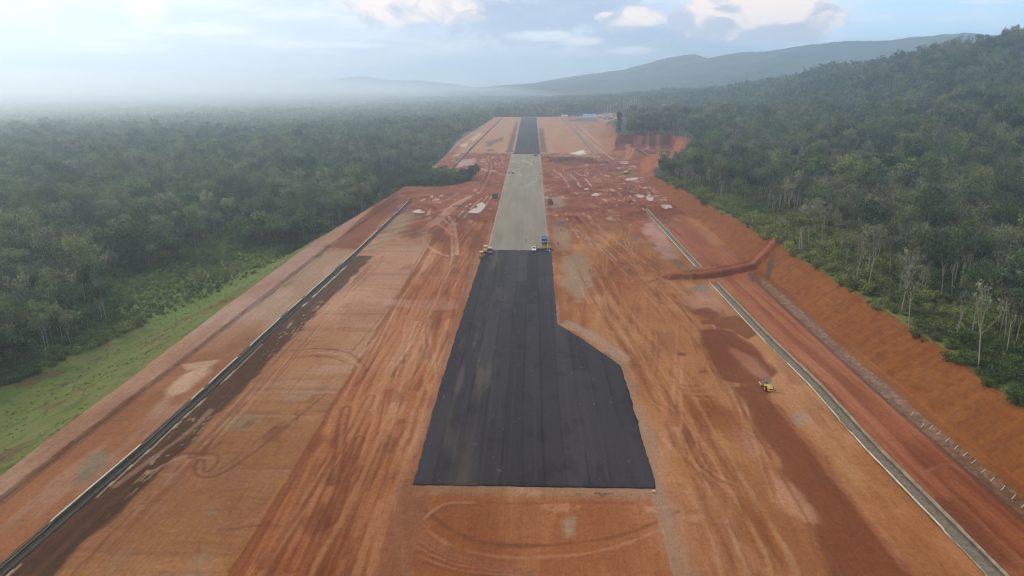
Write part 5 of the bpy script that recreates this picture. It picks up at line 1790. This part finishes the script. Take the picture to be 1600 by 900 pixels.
def tree_arrays(kind, seed):
    rng = np.random.default_rng(seed)
    paths, cen = [], []
    if kind in ('rubber', 'bare'):
        h = 16 + rng.random() * 3
        th = h * (.38 + .18 * rng.random())
        lean = rng.normal(size=2) * .06
        tr = limb(rng, (0, 0, -.6), (lean[0], lean[1], 1), th + .6, .19, .12, 6, .03, .02)
        paths.append(tr)
        nb = 3 + int(rng.random() * 3)
        a0 = rng.random() * 6.28
        for q in range(nb):
            a = a0 + q * 6.28 / nb + rng.normal() * .3
            sp = .32 + .3 * rng.random()
            bl = (h - th) * (.78 + .25 * rng.random())
            lb = limb(rng, tr[0][-1 - (q % 2)], (math.cos(a) * sp, math.sin(a) * sp, 1), bl, .085, .03, 5, .10, .06)
            paths.append(lb)
            for s in range(4):
                k = 2 + int(rng.random() * 3)
                a2 = rng.random() * 6.28
                tw = limb(rng, lb[0][k], (math.cos(a2) * .7, math.sin(a2) * .7, .8), bl * .38, .035, .012, 3, .15, .1)
                paths.append(tw)
                cen.append(tw[0][-1]); cen.append(tw[0][-2])
            cen.append(lb[0][-1])
        cen = np.array(cen)
        if kind == 'bare':
            keep = rng.random(len(cen)) < .6
            lv = leaf_quads(rng, cen[keep] if keep.any() else cen[:2], 12, 1.1, .5)
        else:
            lv = leaf_quads(rng, cen, 19, 1.5, .56, 1.0)
    elif kind == 'broad':
        h = 15 + rng.random() * 4
        th = h * .4
        tr = limb(rng, (0, 0, -.6), (rng.normal() * .05, rng.normal() * .05, 1), th + .6, .34, .24, 5, .04, .02)
        paths.append(tr)
        for q in range(6):
            a = q * 1.05 + rng.random()
            sp = .35 + .6 * rng.random()
            bl = (h - th) * (.6 + .35 * rng.random())
            lb = limb(rng, tr[0][-1 - q % 2], (math.cos(a) * sp, math.sin(a) * sp, .75), bl, .17, .05, 5, .12, .06)
            paths.append(lb)
            cen += [lb[0][-1], lb[0][-2], lb[0][-3] + np.array((0, 0, .6))]
            for s in range(3):
                a2 = rng.random() * 6.28
                tw = limb(rng, lb[0][2 + s % 3], (math.cos(a2), math.sin(a2), .5), bl * .45, .07, .03, 3, .15, .1)
                paths.append(tw); cen.append(tw[0][-1])
        lv = leaf_quads(rng, cen, 34, 1.9, .72, .7)
    elif kind == 'umbrella':
        h = 20
        for q in range(2):
            tr = limb(rng, (q * 1.2, 0, -.6), (rng.normal() * .05 + q * .08, rng.normal() * .05, 1), h * .72, .28, .18, 6, .03, .02)
            paths.append(tr)
            for s in range(6):
                a = s * 1.05 + rng.random()
                lb = limb(rng, tr[0][-1 - s % 2], (math.cos(a) * 1.0, math.sin(a) * 1.0, .55), 6.5, .12, .04, 5, .1, .0)
                paths.append(lb); cen += [lb[0][-1], lb[0][-2], lb[0][-3]]
        lv = leaf_quads(rng, cen, 30, 2.2, .7, .32)
    elif kind == 'conical':
        h = 30
        tr = limb(rng, (0, 0, -.8), (0, 0, 1), h, .5, .06, 10, .012, .05)
        paths.append(tr)
        for q in range(70):
            z = h * (.16 + .82 * q / 70)
            a = q * 2.4 + rng.random()
            ln = (.45 + .75 * math.sin(math.pi * min(1, .12 + q / 70 * .86)) ** 1.2) * 3.6 * (.45 + .8 * rng.random())
            base = np.array((0, 0, z))
            lb = limb(rng, base, (math.cos(a), math.sin(a), .35), ln, .09, .03, 3, .1, .05)
            paths.append(lb); cen += [lb[0][-1], lb[0][-2], lb[0][1]]
        lv = leaf_quads(rng, cen, 6, 1.1, .8, .7)
    elif kind == 'shrub':
        for q in range(6):
            a = q * 1.05 + rng.random()
            lb = limb(rng, (0, 0, -.2), (math.cos(a) * .5, math.sin(a) * .5, .8), 1.6 + rng.random(), .05, .02, 3, .2, .05)
            paths.append(lb); cen += [lb[0][-1], lb[0][-2], lb[0][1]]
        lv = leaf_quads(rng, cen, 21, .9, .30, .8)
    elif kind == 'weed':
        cen = rng.normal(size=(9, 3)) * np.array((.8, .8, .12)) + np.array((0, 0, .35))
        lb = limb(rng, (0, 0, -.2), (.1, 0, 1), .7, .03, .01, 2, .1, .05)
        paths.append(lb)
        lv = leaf_quads(rng, cen, 8, .5, .34, .8)
    tv, tf = tube_arrays(paths, 5 if kind != 'shrub' else 4)
    if kind in ('rubber', 'bare'):
        tv[:, :2] *= .80; lv[0][:, :2] *= .80; tv[:, 2] *= 1.08; lv[0][:, 2] *= 1.08
    return tv, tf, lv[0], lv[1]


def far_clump(seed):
    """patch of canopy 26 m across for trees past 1.1 km: many crowns, no detail"""
    rng = np.random.default_rng(seed)
    cen, tone = [], []
    for k in range(13):
        big = 1.0 + (rng.random() < .16) * .55 + .25 * rng.random()
        c = np.array(((rng.random() - .5) * 26, (rng.random() - .5) * 26, (8 + rng.random() * 6) * (.6 + .4 * big)))
        cen += [c, c + rng.normal(size=3) * 1.5 * big, c + np.array((0, 0, 1.5 * big)), c + rng.normal(size=3) * 1.7 * big - np.array((0, 0, 2)), c - np.array((0, 0, 5))]
        tone += [rng.random()] * 5
    V, F = leaf_quads(rng, cen, 14, 2.2, 1.25, .7)
    return V, F, np.repeat(np.array(tone), 14 * 4)


LEAF_OF = {'rubber': 'leaf_rubber', 'bare': 'leaf_rubber', 'broad': 'leaf_broad', 'umbrella': 'leaf_shrub', 'conical': 'leaf_broad', 'shrub': 'leaf_shrub', 'weed': 'leaf_grass'}
BARK_OF = {'rubber': 'bark', 'bare': 'bark_pale', 'broad': 'bark_dark', 'umbrella': 'bark', 'conical': 'bark_dark', 'shrub': 'bark_dark', 'weed': 'bark_dark'}
NAME_OF = {'rubber': 'rubber_tree', 'bare': 'bare_tree', 'broad': 'broadleaf_tree', 'umbrella': 'umbrella_tree', 'conical': 'tall_dark_tree'}

VAR = {}
for kind, nv in (('rubber', 5), ('broad', 4), ('bare', 3), ('shrub', 4), ('weed', 3), ('umbrella', 1), ('conical', 1)):
    for v in range(nv):
        tv, tf, lv, lf = tree_arrays(kind, 1000 + 97 * v + len(kind) * 13)
        mt = np_mesh('trunk', tv, tf, [M[BARK_OF[kind]]], True)
        lm = M['leaf_grey'] if (kind == 'rubber' and v >= 2) or kind == 'bare' else M[LEAF_OF[kind]]
        ml_ = np_mesh('crown', lv, lf, [lm])
        full = np_mesh('tree', np.concatenate([tv, lv]), np.concatenate([tf, lf + len(tv)]), [M[BARK_OF[kind]], lm], False,
                       np.concatenate([np.zeros(len(tf), int), np.ones(len(lf), int)]))
        VAR[kind, v] = (mt, ml_, bpy.data.objects.new('source_' + kind, full))
for v in range(4):
    lv, lf, tone = far_clump(50 + v)
    cm = np_mesh('canopy', lv, lf, [M['leaf_rubber'] if v < 2 else M['leaf_grey'] if v == 2 else M['leaf_broad']])
    cm.attributes.new('tone', 'FLOAT', 'POINT').data.foreach_set('value', tone.astype(np.float32))
    VAR['clump', v] = (None, None, bpy.data.objects.new('source_canopy', cm))

rng = np.random.default_rng(7)


def field(x0, x1, y0, y1, s, jit=.42):
    gx_ = np.arange(x0, x1, s); gy_ = np.arange(y0, y1, s)
    X, Y = np.meshgrid(gx_, gy_)
    X = X.ravel() + rng.normal(size=X.size) * s * jit * .6; Y = Y.ravel() + rng.normal(size=Y.size) * s * jit * .6
    return X, Y


def in_view(x, y, z, m=.10, tall=18):
    u, v, f = project(x, y, z)
    u2, v2, f2 = project(x, y, z + tall)
    return (f > 5) & (u > -1600 * m) & (u < 1600 * (1 + m)) & (v2 < 900 * (1 + m)) & (v > -100)


def forest_mask(x, y, edge_jit=True):
    j = (fbm(x / 13, y / 13, 3, 131) - .5) * 14 if edge_jit else 0
    dl_ = berm_out(y) - x
    dr_ = x - xtop(y)
    lim_l = np.interp(y, [60, 170, 235, 300, 400, 450, 520, 640, 760, 900, 1500], [74, 68, 54, 48, 22, 8, 10, 16, 12, 8, 12])
    left = dl_ > lim_l + j
    right = dr_ > np.interp(y, [100, 300, 500, 700, 1500], [12, 8, 4, 4, 6]) + j * .5
    beyond = y > END_Y + 60
    m = left | right | beyond
    # clearing of weeds: front of the dark trees read off the site
    m &= psd(x, y, CLEAR) > 2
    m &= psd(x, y, QUARRY) > 5
    m &= psd(x, y, SCAR) > 12
    m &= ~((np.abs(x - 175) < 100) & (y > 1430) & (y < 1545))      # huts and masts yard
    yard = np.array([P(925, 213, 9), P(984, 213, 9), P(986, 199, 6), P(992, 187, 4), P(925, 182, 0)])
    m &= psd(x, y, yard) > 0
    m &= ~((x > 70) & (x < 280) & (psd(x, y, np.array([P(1000, 270, 4), P(1035, 267, 6), P(1065, 257, 8), P(1090, 234, 10), P(1075, 221, 10), P(1030, 224, 6), P(1000, 250)])) < 4))
    g = psd(x, y, np.array([P(600, 296, -4), P(690, 297, -4), P(735, 289, -4), P(742, 281, -4), P(700, 275, -3), P(640, 276, -4), P(590, 282, -4)])) < 1
    m &= (psd(x, y, GULLY) > 6) | g
    road = (dseg(x, y, [P(592, 256), P(640, 252), P(700, 247)]) < 8) | ((psd(x, y, np.array([P(560, 262), P(600, 256), P(700, 247), P(700, 262), P(664, 268), P(640, 262)])) < 0) & ~g)
    road |= psd(x, y, np.array([P(705, 216), P(740, 198), P(770, 184), P(775, 190), P(718, 222)])) < 4
    pl = (dl_ <= 0) & (dr_ <= 0) & ~beyond
    return ((m & ~pl) | g) & ~road


def gather(x, y, tall=18):
    m = forest_mask(x, y)
    x, y = x[m], y[m]
    z = height(x, y)
    k = in_view(x, y, z, tall=tall)
    return x[k], y[k], z[k]


def kinds_at(x, y):
    n = fbm(x / 75, y / 75, 4, 141)
    r = rng.random(len(x))
    b = np.where(x > 0, sstep(.50, .62, n) * .85 + .04, sstep(.44, .58, n) * .9 + .08)
    left = x < 0
    b = np.where(left, np.clip(b + .18, 0, 1), b)
    gull = psd(x, y, GULLY) < 4
    k = np.where(gull | (r < b), 1, 0)                       # 1 broad, 0 rubber
    k = np.where((k == 0) & (rng.random(len(x)) < np.where(x > 0, .24, .14)), 2, k)  # 2 bare
    return k


# near trees (single crowns) and far canopy patches
xs, ys, zs = [], [], []
for (a, b, c, d, s) in ((-700, 700, 90, 520, 5.0), (-1000, 1000, 520, 1150, 6.4)):
    X, Y = field(a, b, c, d, s)
    X, Y, Z = gather(X, Y)
    xs.append(X); ys.append(Y); zs.append(Z)
tx, ty, tz = map(np.concatenate, (xs, ys, zs))
# natural gaps and thin edges
edge_d = np.minimum(np.abs(tx - xtop(ty)), 1e9)
thin = np.where((tx > 0) & (ty < 520), sstep(5, 80, tx - xtop(ty)) * .68 + .30, 1.0)
gap = (fbm(tx / 22, ty / 22, 3, 151) > .36) | (psd(tx, ty, GULLY) < 4)
kp = (rng.random(len(tx)) < thin) & gap
tx, ty, tz = tx[kp], ty[kp], tz[kp]
tk = kinds_at(tx, ty)
near_front = (tx > 0) & (tx - xtop(ty) < 55) & (ty < 480)
tk = np.where(near_front & (tk == 1) & (rng.random(len(tx)) < .88), 0, tk)
tk = np.where(near_front & (tk == 0) & (rng.random(len(tx)) < .16), 2, tk)
ts_ = .66 + .55 * rng.random(len(tx)) + .45 * (rng.random(len(tx)) < .05)
ts_ *= np.where(tk == 1, .92, 1.0) * np.where((tx < -60) & (ty < 260), .8, 1.0)
ts_ *= np.where(psd(tx, ty, GULLY) < 4, .70, 1.0)
tr_ = rng.random(len(tx)) * 6.283
KN = ['rubber', 'broad', 'bare']
NV = {'rubber': 5, 'broad': 4, 'bare': 3}
tv_ = np.array([int(rng.integers(NV[KN[k]])) for k in tk])
tlx, tly = rng.normal(size=len(tx)) * .05, rng.normal(size=len(tx)) * .05

# the 300 that show largest become trees of their own
u, v, f = project(tx, ty, tz + 8)
size = 17 * ts_ * FPX / f
vis = (u > 0) & (u < 1600) & (v > 0) & (v < 905)
N_OWN = 286
own = np.argsort(-np.where(vis, size, 0))[:N_OWN]
ownset = np.zeros(len(tx), bool); ownset[own] = True

SHAPE = {('rubber', 0): 'slender', ('rubber', 1): 'tall forked', ('rubber', 2): 'straight', ('rubber', 3): 'loose crowned', ('rubber', 4): 'open crowned',
         ('broad', 0): 'dense', ('broad', 1): 'rounded', ('broad', 2): 'spreading', ('broad', 3): 'bushy',
         ('bare', 0): 'almost leafless', ('bare', 1): 'nearly bare', ('bare', 2): 'thin bare'}
WHAT = {'rubber': 'grey green tree with pale trunk', 'broad': 'dark green tree', 'bare': 'pale stemmed tree'}


def where_is(x, y, z):
    if x > 0:
        d = x - float(xtop(y))
        row = 'at the brink of' if d < 16 else 'a few rows above' if d < 40 else 'well behind' if d < 85 else 'high behind'
        mark = 'the bare slope opposite the roller' if y < 235 else 'the bare slope before the dirt ramp' if y < 300 else 'the top of the dirt ramp' if y < 350 else 'the bare slope beyond the dirt ramp' if y < 430 else 'the far narrowing slope'
    else:
        d = float(berm_out(y)) - x
        row = 'at the foot of' if d < 52 else 'a little below' if d < 80 else 'well below' if d < 130 else 'far below'
        mark = 'the near grass bank' if y < 215 else 'the middle of the grass bank' if y < 265 else 'the weedy clearing' if y < 350 else 'the tan bank past the clearing' if y < 440 else 'the gully bank'
    return row + ' ' + mark


def tree_thing(kind, var, loc, rz, s, lean, label, group, name=None, squash=1.0):
    mt, ml_, _ = VAR[kind, var]
    r = empty(name or NAME_OF[kind], loc, rz)
    r.rotation_euler = (lean[0], lean[1], rz)
    r.scale = (s, s, s * squash)
    link(bpy.data.objects.new('trunk', mt), r)
    link(bpy.data.objects.new('crown', ml_), r)
    return tag(r, label, 'tree', group)


for i in own:
    k = KN[tk[i]]
    s = ts_[i]
    sz = 'tall' if s > 1.06 else 'small' if s < .84 else 'middling'
    sh = SHAPE[k, tv_[i]]
    ln = ' leaning' if abs(tlx[i]) + abs(tly[i]) > .11 else ''
    lab = f"{sz}{ln} {sh} {WHAT[k]} {where_is(tx[i], ty[i], tz[i])}".replace('tall tall', 'tall')
    tree_thing(k, tv_[i], (tx[i], ty[i], tz[i]), tr_[i], s, (tlx[i], tly[i]), ' '.join(lab.split()[:16]),
               f"{k} trees along the forest edge".replace('bare', 'pale bare').replace('broad ', 'broadleaf '))


def ground_hit(px, py):
    z = 0.0
    for _ in range(25):
        w = P(px, py, z)
        z = .5 * z + .5 * H(w[0], w[1])
    w = P(px, py, z)
    return w[0], w[1], H(w[0], w[1])


solo = [('conical', 0, 967, 211, 1.2, 'lone tall dark tree standing over the quarry wall', .80),
        ('umbrella', 0, 1252, 396, .95, 'umbrella shaped light green tree with twin trunks by the dirt ramp top', 1.0),
        ('bare', 0, 1336, 444, 1.0, 'pale leafless trunk standing nearest the umbrella tree', 1.0),
        ('bare', 1, 1355, 457, 1.1, 'taller pale bare trunk just beside the pale leafless one', 1.0),
        ('bare', 2, 1408, 488, 1.0, 'pale bare trunk of a pair above the bare slope, the farther one', 1.0),
        ('bare', 0, 1420, 509, 1.05, 'pale bare trunk of a pair above the bare slope, the nearer one', 1.0),
        ('bare', 1, 1528, 580, 1.15, 'tallest white bare trunk leaning over the near end of the slope', 1.0),
        ('bare', 2, 1492, 530, .8, 'short crooked bare trunk beside the tallest white one', 1.0),
        ('bare', 1, 1572, 560, .9, 'grey bare trunk rising behind the tallest white one', 1.0),
        ('rubber', 1, 76, 548, .95, 'tree with slanting white trunk at the grass bank foot', 1.0),
        ('rubber', 3, 167, 504, 1.0, 'tree with long white forked trunk below the grass bank middle', 1.0),
        ('rubber', 0, 290, 464, .7, 'small grey tree at the rim of the weedy clearing', 1.0)]
for kind, var, px, py, s, lab, sq in solo:
    g = ground_hit(px, py) if kind != 'conical' else (*PD(967, 211, 900)[:2], H(*PD(967, 211, 900)[:2]))
    tree_thing(kind, var, g, rad(px * 7 % 360), s, (rad((px % 9) - 4), rad((px % 7) - 3)), lab, None, None, sq)


def scatter(name, pts, rot, scl, idx, sources, label_kind='stuff'):
    """one object whose points carry the mass of growth"""
    me = bpy.data.meshes.new(name)
    me.vertices.add(len(pts)); me.vertices.foreach_set('co', np.asarray(pts, np.float32).ravel())
    a = me.attributes.new('rot', 'FLOAT', 'POINT'); a.data.foreach_set('value', np.asarray(rot, np.float32))
    a = me.attributes.new('scl', 'FLOAT', 'POINT'); a.data.foreach_set('value', np.asarray(scl, np.float32))
    a = me.attributes.new('idx', 'INT', 'POINT'); a.data.foreach_set('value', np.asarray(idx, np.int32))
    o = link(bpy.data.objects.new(name, me))
    ng = bpy.data.node_groups.new(name, 'GeometryNodeTree')
    ng.interface.new_socket('Geometry', in_out='INPUT', socket_type='NodeSocketGeometry')
    ng.interface.new_socket('Geometry', in_out='OUTPUT', socket_type='NodeSocketGeometry')
    nd = ng.nodes; lk = ng.links
    gi = nd.new('NodeGroupInput'); go = nd.new('NodeGroupOutput')
    jn = nd.new('GeometryNodeJoinGeometry')

    def named(nm, t):
        q = nd.new('GeometryNodeInputNamedAttribute'); q.data_type = t; q.inputs[0].default_value = nm
        return q.outputs[0]
    R = named('rot', 'FLOAT'); S = named('scl', 'FLOAT'); I = named('idx', 'INT')
    cx = nd.new('ShaderNodeCombineXYZ'); lk.new(R, cx.inputs[2])
    for k, src in enumerate(sources):
        cmpn = nd.new('FunctionNodeCompare'); cmpn.data_type = 'INT'; cmpn.operation = 'EQUAL'
        lk.new(I, cmpn.inputs[2]); cmpn.inputs[3].default_value = k
        oi = nd.new('GeometryNodeObjectInfo'); oi.inputs[0].default_value = src
        try:
            oi.inputs['As Instance'].default_value = True
        except Exception:
            pass
        ip = nd.new('GeometryNodeInstanceOnPoints')
        lk.new(gi.outputs[0], ip.inputs['Points']); lk.new(cmpn.outputs[0], ip.inputs['Selection'])
        lk.new(oi.outputs['Geometry'], ip.inputs['Instance'])
        lk.new(cx.outputs[0], ip.inputs['Rotation']); lk.new(S, ip.inputs['Scale'])
        lk.new(ip.outputs[0], jn.inputs[0])
    lk.new(jn.outputs[0], go.inputs[0])
    md = o.modifiers.new('scatter', 'NODES'); md.node_group = ng
    return tag(o, kind=label_kind)


src = [VAR['rubber', v][2] for v in range(5)] + [VAR['broad', v][2] for v in range(4)] + [VAR['bare', v][2] for v in range(3)]
base_i = np.array([0, 5, 9])
rest = ~ownset
for nm, sel in (('forest', rest & (tx < 0)), ('forest', rest & (tx >= 0))):
    scatter(nm, np.stack([tx, ty, tz], -1)[sel], tr_[sel], ts_[sel], (base_i[tk] + tv_)[sel], src)

# far canopy
X, Y = field(-2600, 2300, 1150, 3600, 17, .5)
X, Y, Z = gather(X, Y)
r_ = rng.random(len(X))
br_ = (fbm(X / 120, Y / 120, 4, 142) > .54)
scatter('far_forest', np.stack([X, Y, Z - 1], -1), rng.random(len(X)) * 6.28, .8 + .45 * rng.random(len(X)), np.where(br_ & (r_ < .8), 3, (r_ * 2.99).astype(int)),
        [VAR['clump', v][2] for v in range(4)])

# undergrowth along the forest fronts and in the clearing
X1, Y1 = field(60, 420, 90, 560, 2.7)
d1 = X1 - xtop(Y1)
m1 = (d1 > -1.5 + (fbm(X1 / 8, Y1 / 8, 3, 161) - .5) * 5) & (rng.random(len(X1)) < np.interp(d1, [-2, 0, 6, 60, 160], [.3, .7, 1, .8, .35]))
X2, Y2 = field(-330, -60, 100, 470, 1.9)
d2 = berm_out(Y2) - X2
wl2 = np.interp(Y2, [100, 200, 320, 420], [60, 50, 26, 14])
m2 = (d2 > wl2 + (fbm(X2 / 10, Y2 / 10, 3, 162) - .5) * 8) & (rng.random(len(X2)) < np.interp(d2 - wl2, [0, 8, 120, 200], [.3, .9, .6, .25]))
X3, Y3 = field(-190, -50, 500, 720, 3.0)
m3 = (psd(X3, Y3, GULLY) < -1)
X = np.concatenate([X1[m1], X2[m2], X3[m3]]); Y = np.concatenate([Y1[m1], Y2[m2], Y3[m3]])
Z = height(X, Y)
k = in_view(X, Y, Z, tall=3)
X, Y, Z = X[k], Y[k], Z[k]
sc_ = np.where((X > 0) & (rng.random(len(X)) < .35), 1.6, 1.0) * (.45 + .8 * rng.random(len(X)) ** 1.6) * np.where(psd(X, Y, CLEAR) < 0, .62, 1.0) * (.7 + .7 * fbm(X / 14, Y / 14, 3, 163))
scatter('undergrowth', np.stack([X, Y, Z], -1), rng.random(len(X)) * 6.28, sc_, rng.integers(0, 4, len(X)), [VAR['shrub', v][2] for v in range(4)])

# tufts on the grass bank
X, Y = field(-190, -95, 100, 400, 1.7)
d = berm_out(Y) - X
m = (d > .8) & (d < 52) & (rng.random(len(X)) < .12 + .6 * sstep(.45, .65, fbm(X / 7, Y / 11, 3, 164)))
X, Y = X[m], Y[m]; Z = height(X, Y)
k = in_view(X, Y, Z, tall=1); X, Y, Z = X[k], Y[k], Z[k]
scatter('grass_tufts', np.stack([X, Y, Z - .1], -1), rng.random(len(X)) * 6.28, (.14 + .26 * rng.random(len(X))), rng.integers(0, 3, len(X)), [VAR['weed', v][2] for v in range(3)])

# ------------------------------------------------------------------ mountains
mm = bpy.data.materials.new('forested_mountain'); mm.use_nodes = True
Nm = NT(mm.node_tree); bm_ = Nm.n['Principled BSDF']
gm_ = Nm.node('ShaderNodeNewGeometry')
n1 = Nm.noise(gm_.outputs['Position'], .004, 8, .65); n2 = Nm.noise(gm_.outputs['Position'], .05, 4, .6)
Nm.l.new(Nm.mixc(Nm.ramp(n1, .4, .65), (.018, .036, .024), (.044, .064, .036)), bm_.inputs['Base Color'])
bm_.inputs['Roughness'].default_value = 1.0
bpn = Nm.node('ShaderNodeBump'); bpn.inputs['Strength'].default_value = .8; bpn.inputs['Distance'].default_value = 14
Nm.l.new(n2, bpn.inputs['Height']); Nm.l.new(bpn.outputs[0], bm_.inputs['Normal'])


def ridge(name, pts, foot, depth, seed):
    """pts: (px, py, distance) of the crest as seen from the survey flight"""
    W = np.array([PD(p[0], p[1] + (7 if seed > 300 else 0), p[2]) for p in pts])
    s = np.linspace(0, 1, 240)
    t = np.linspace(0, 1, len(W))
    cx_, cy_, cz_ = (np.interp(s, t, W[:, k]) for k in range(3))
    ker = np.ones(5) / 5
    cz_ = np.convolve(np.pad(cz_, 2, 'edge'), ker, 'valid')
    cz_ += (fbm(s * 22, s * 0, 5, seed) - .5) * 34
    dx, dy = np.gradient(cx_), np.gradient(cy_)
    l = np.hypot(dx, dy); nx, ny = dy / l, -dx / l
    if np.mean(nx * cx_ + ny * cy_) > 0:
        nx, ny = -nx, -ny                       # towards the valley
    w = np.linspace(-1, 1, 61)
    X = cx_[:, None] + nx[:, None] * np.where(w > 0, w * foot, w * depth)[None]
    Y = cy_[:, None] + ny[:, None] * np.where(w > 0, w * foot, w * depth)[None]
    pr = np.where(w > 0, (1 - w) ** 1.25, (1 + w) ** 1.3)
    sp = (fbm(X / 420, Y / 420, 5, seed + 3) - .5)
    Z = -20 + (cz_[:, None] + 20) * pr[None] * (1 + 1.1 * sp * np.sin(np.pi * np.abs(w))[None]) 
    me = np_mesh(name, np.stack([X, Y, Z], -1).reshape(-1, 3), grid_faces(240, 61), [mm], True)
    return tag(link(bpy.data.objects.new(name, me)), kind='structure')


ridge('mountain_ridge', [(850, 147, 4700), (885, 131, 4600), (900, 119, 4500), (930, 112, 4400), (960, 116, 4300), (1030, 101, 3900), (1075, 87, 3700), (1115, 90, 3600), (1180, 82, 3500), (1280, 70, 3400), (1350, 67, 3300), (1425, 57, 3250), (1490, 56, 3200), (1545, 53, 3200), (1600, 62, 3200), (1800, 40, 3200)], 1200, 700, 201)
ridge('mountain_ridge', [(-150, 118, 6000), (0, 111, 6000), (50, 114, 6000), (95, 124, 6000), (180, 126, 6000), (250, 117, 6000), (300, 114, 6000), (345, 123, 6000), (430, 126, 6000), (500, 118, 6000), (560, 112, 6000), (620, 117, 5900), (700, 124, 5900), (760, 134, 5800), (860, 132, 5700), (960, 120, 5600)], 900, 600, 301)

# ------------------------------------------------------------------ low mist lying over the far plain
mk = bpy.data.materials.new('mist_air'); mk.use_nodes = True
Nk = NT(mk.node_tree); Nk.n.clear()
ko = Nk.node('ShaderNodeOutputMaterial'); kv = Nk.node('ShaderNodeVolumePrincipled')
kv.inputs['Color'].default_value = (.92, .96, 1.0, 1)
kv.inputs['Density'].default_value = MIST_DENSITY
kv.inputs['Anisotropy'].default_value = .65
Nk.l.new(kv.outputs[0], ko.inputs['Volume'])
for rx_, ry_, rz_, sd_ in ((2480, 2400, 100, 401), (2000, 1900, 92, 405)):
    bmk_ = bmesh.new()
    bmesh.ops.create_icosphere(bmk_, subdivisions=5, radius=1.0)
    for vv in bmk_.verts:
        n_ = float(fbm(np.array([vv.co.x * 2.2]), np.array([vv.co.y * 2.2]), 3, sd_)[0]) - .5
        vv.co = Vector((vv.co.x * rx_ - 2300, vv.co.y * ry_ + 2650, vv.co.z * rz_ * (1 + .7 * n_) + 2))
    mh_ = bpy.data.meshes.new('mist_bank'); bmk_.to_mesh(mh_); bmk_.free(); mh_.materials.append(mk)
    for p_ in mh_.polygons:
        p_.use_smooth = True
    tag(link(bpy.data.objects.new('mist_bank', mh_)), kind='stuff')

# ------------------------------------------------------------------ haze
hm = bpy.data.materials.new('haze_air'); hm.use_nodes = True
Nh = NT(hm.node_tree); Nh.n.clear()
ho = Nh.node('ShaderNodeOutputMaterial')
pv = Nh.node('ShaderNodeVolumePrincipled')
pv.inputs['Color'].default_value = (.74, .88, 1.0, 1)
pv.inputs['Density'].default_value = HAZE_DENSITY
pv.inputs['Anisotropy'].default_value = .65
Nh.l.new(pv.outputs[0], ho.inputs['Volume'])
try:
    hm.cycles.homogeneous_volume = True
    hm.volume_intersection_method = 'FAST'
except Exception:
    pass
bmz = bmesh.new()
bmesh.ops.create_cube(bmz, size=1.0)
Zs = [o.bound_box for o in scene.objects if o.type == 'MESH' and o.name.startswith('mountain')]
ztop = max(max(c[2] for c in b) for b in Zs) + 6
zbot = float(gz.min()) - 26
for vv in bmz.verts:
    vv.co = Vector((vv.co.x * 14200, vv.co.y * 14200, zbot if vv.co.z < 0 else ztop))
mh = bpy.data.meshes.new('haze'); bmz.to_mesh(mh); bmz.free(); mh.materials.append(hm)
tag(link(bpy.data.objects.new('haze', mh)), kind='stuff')
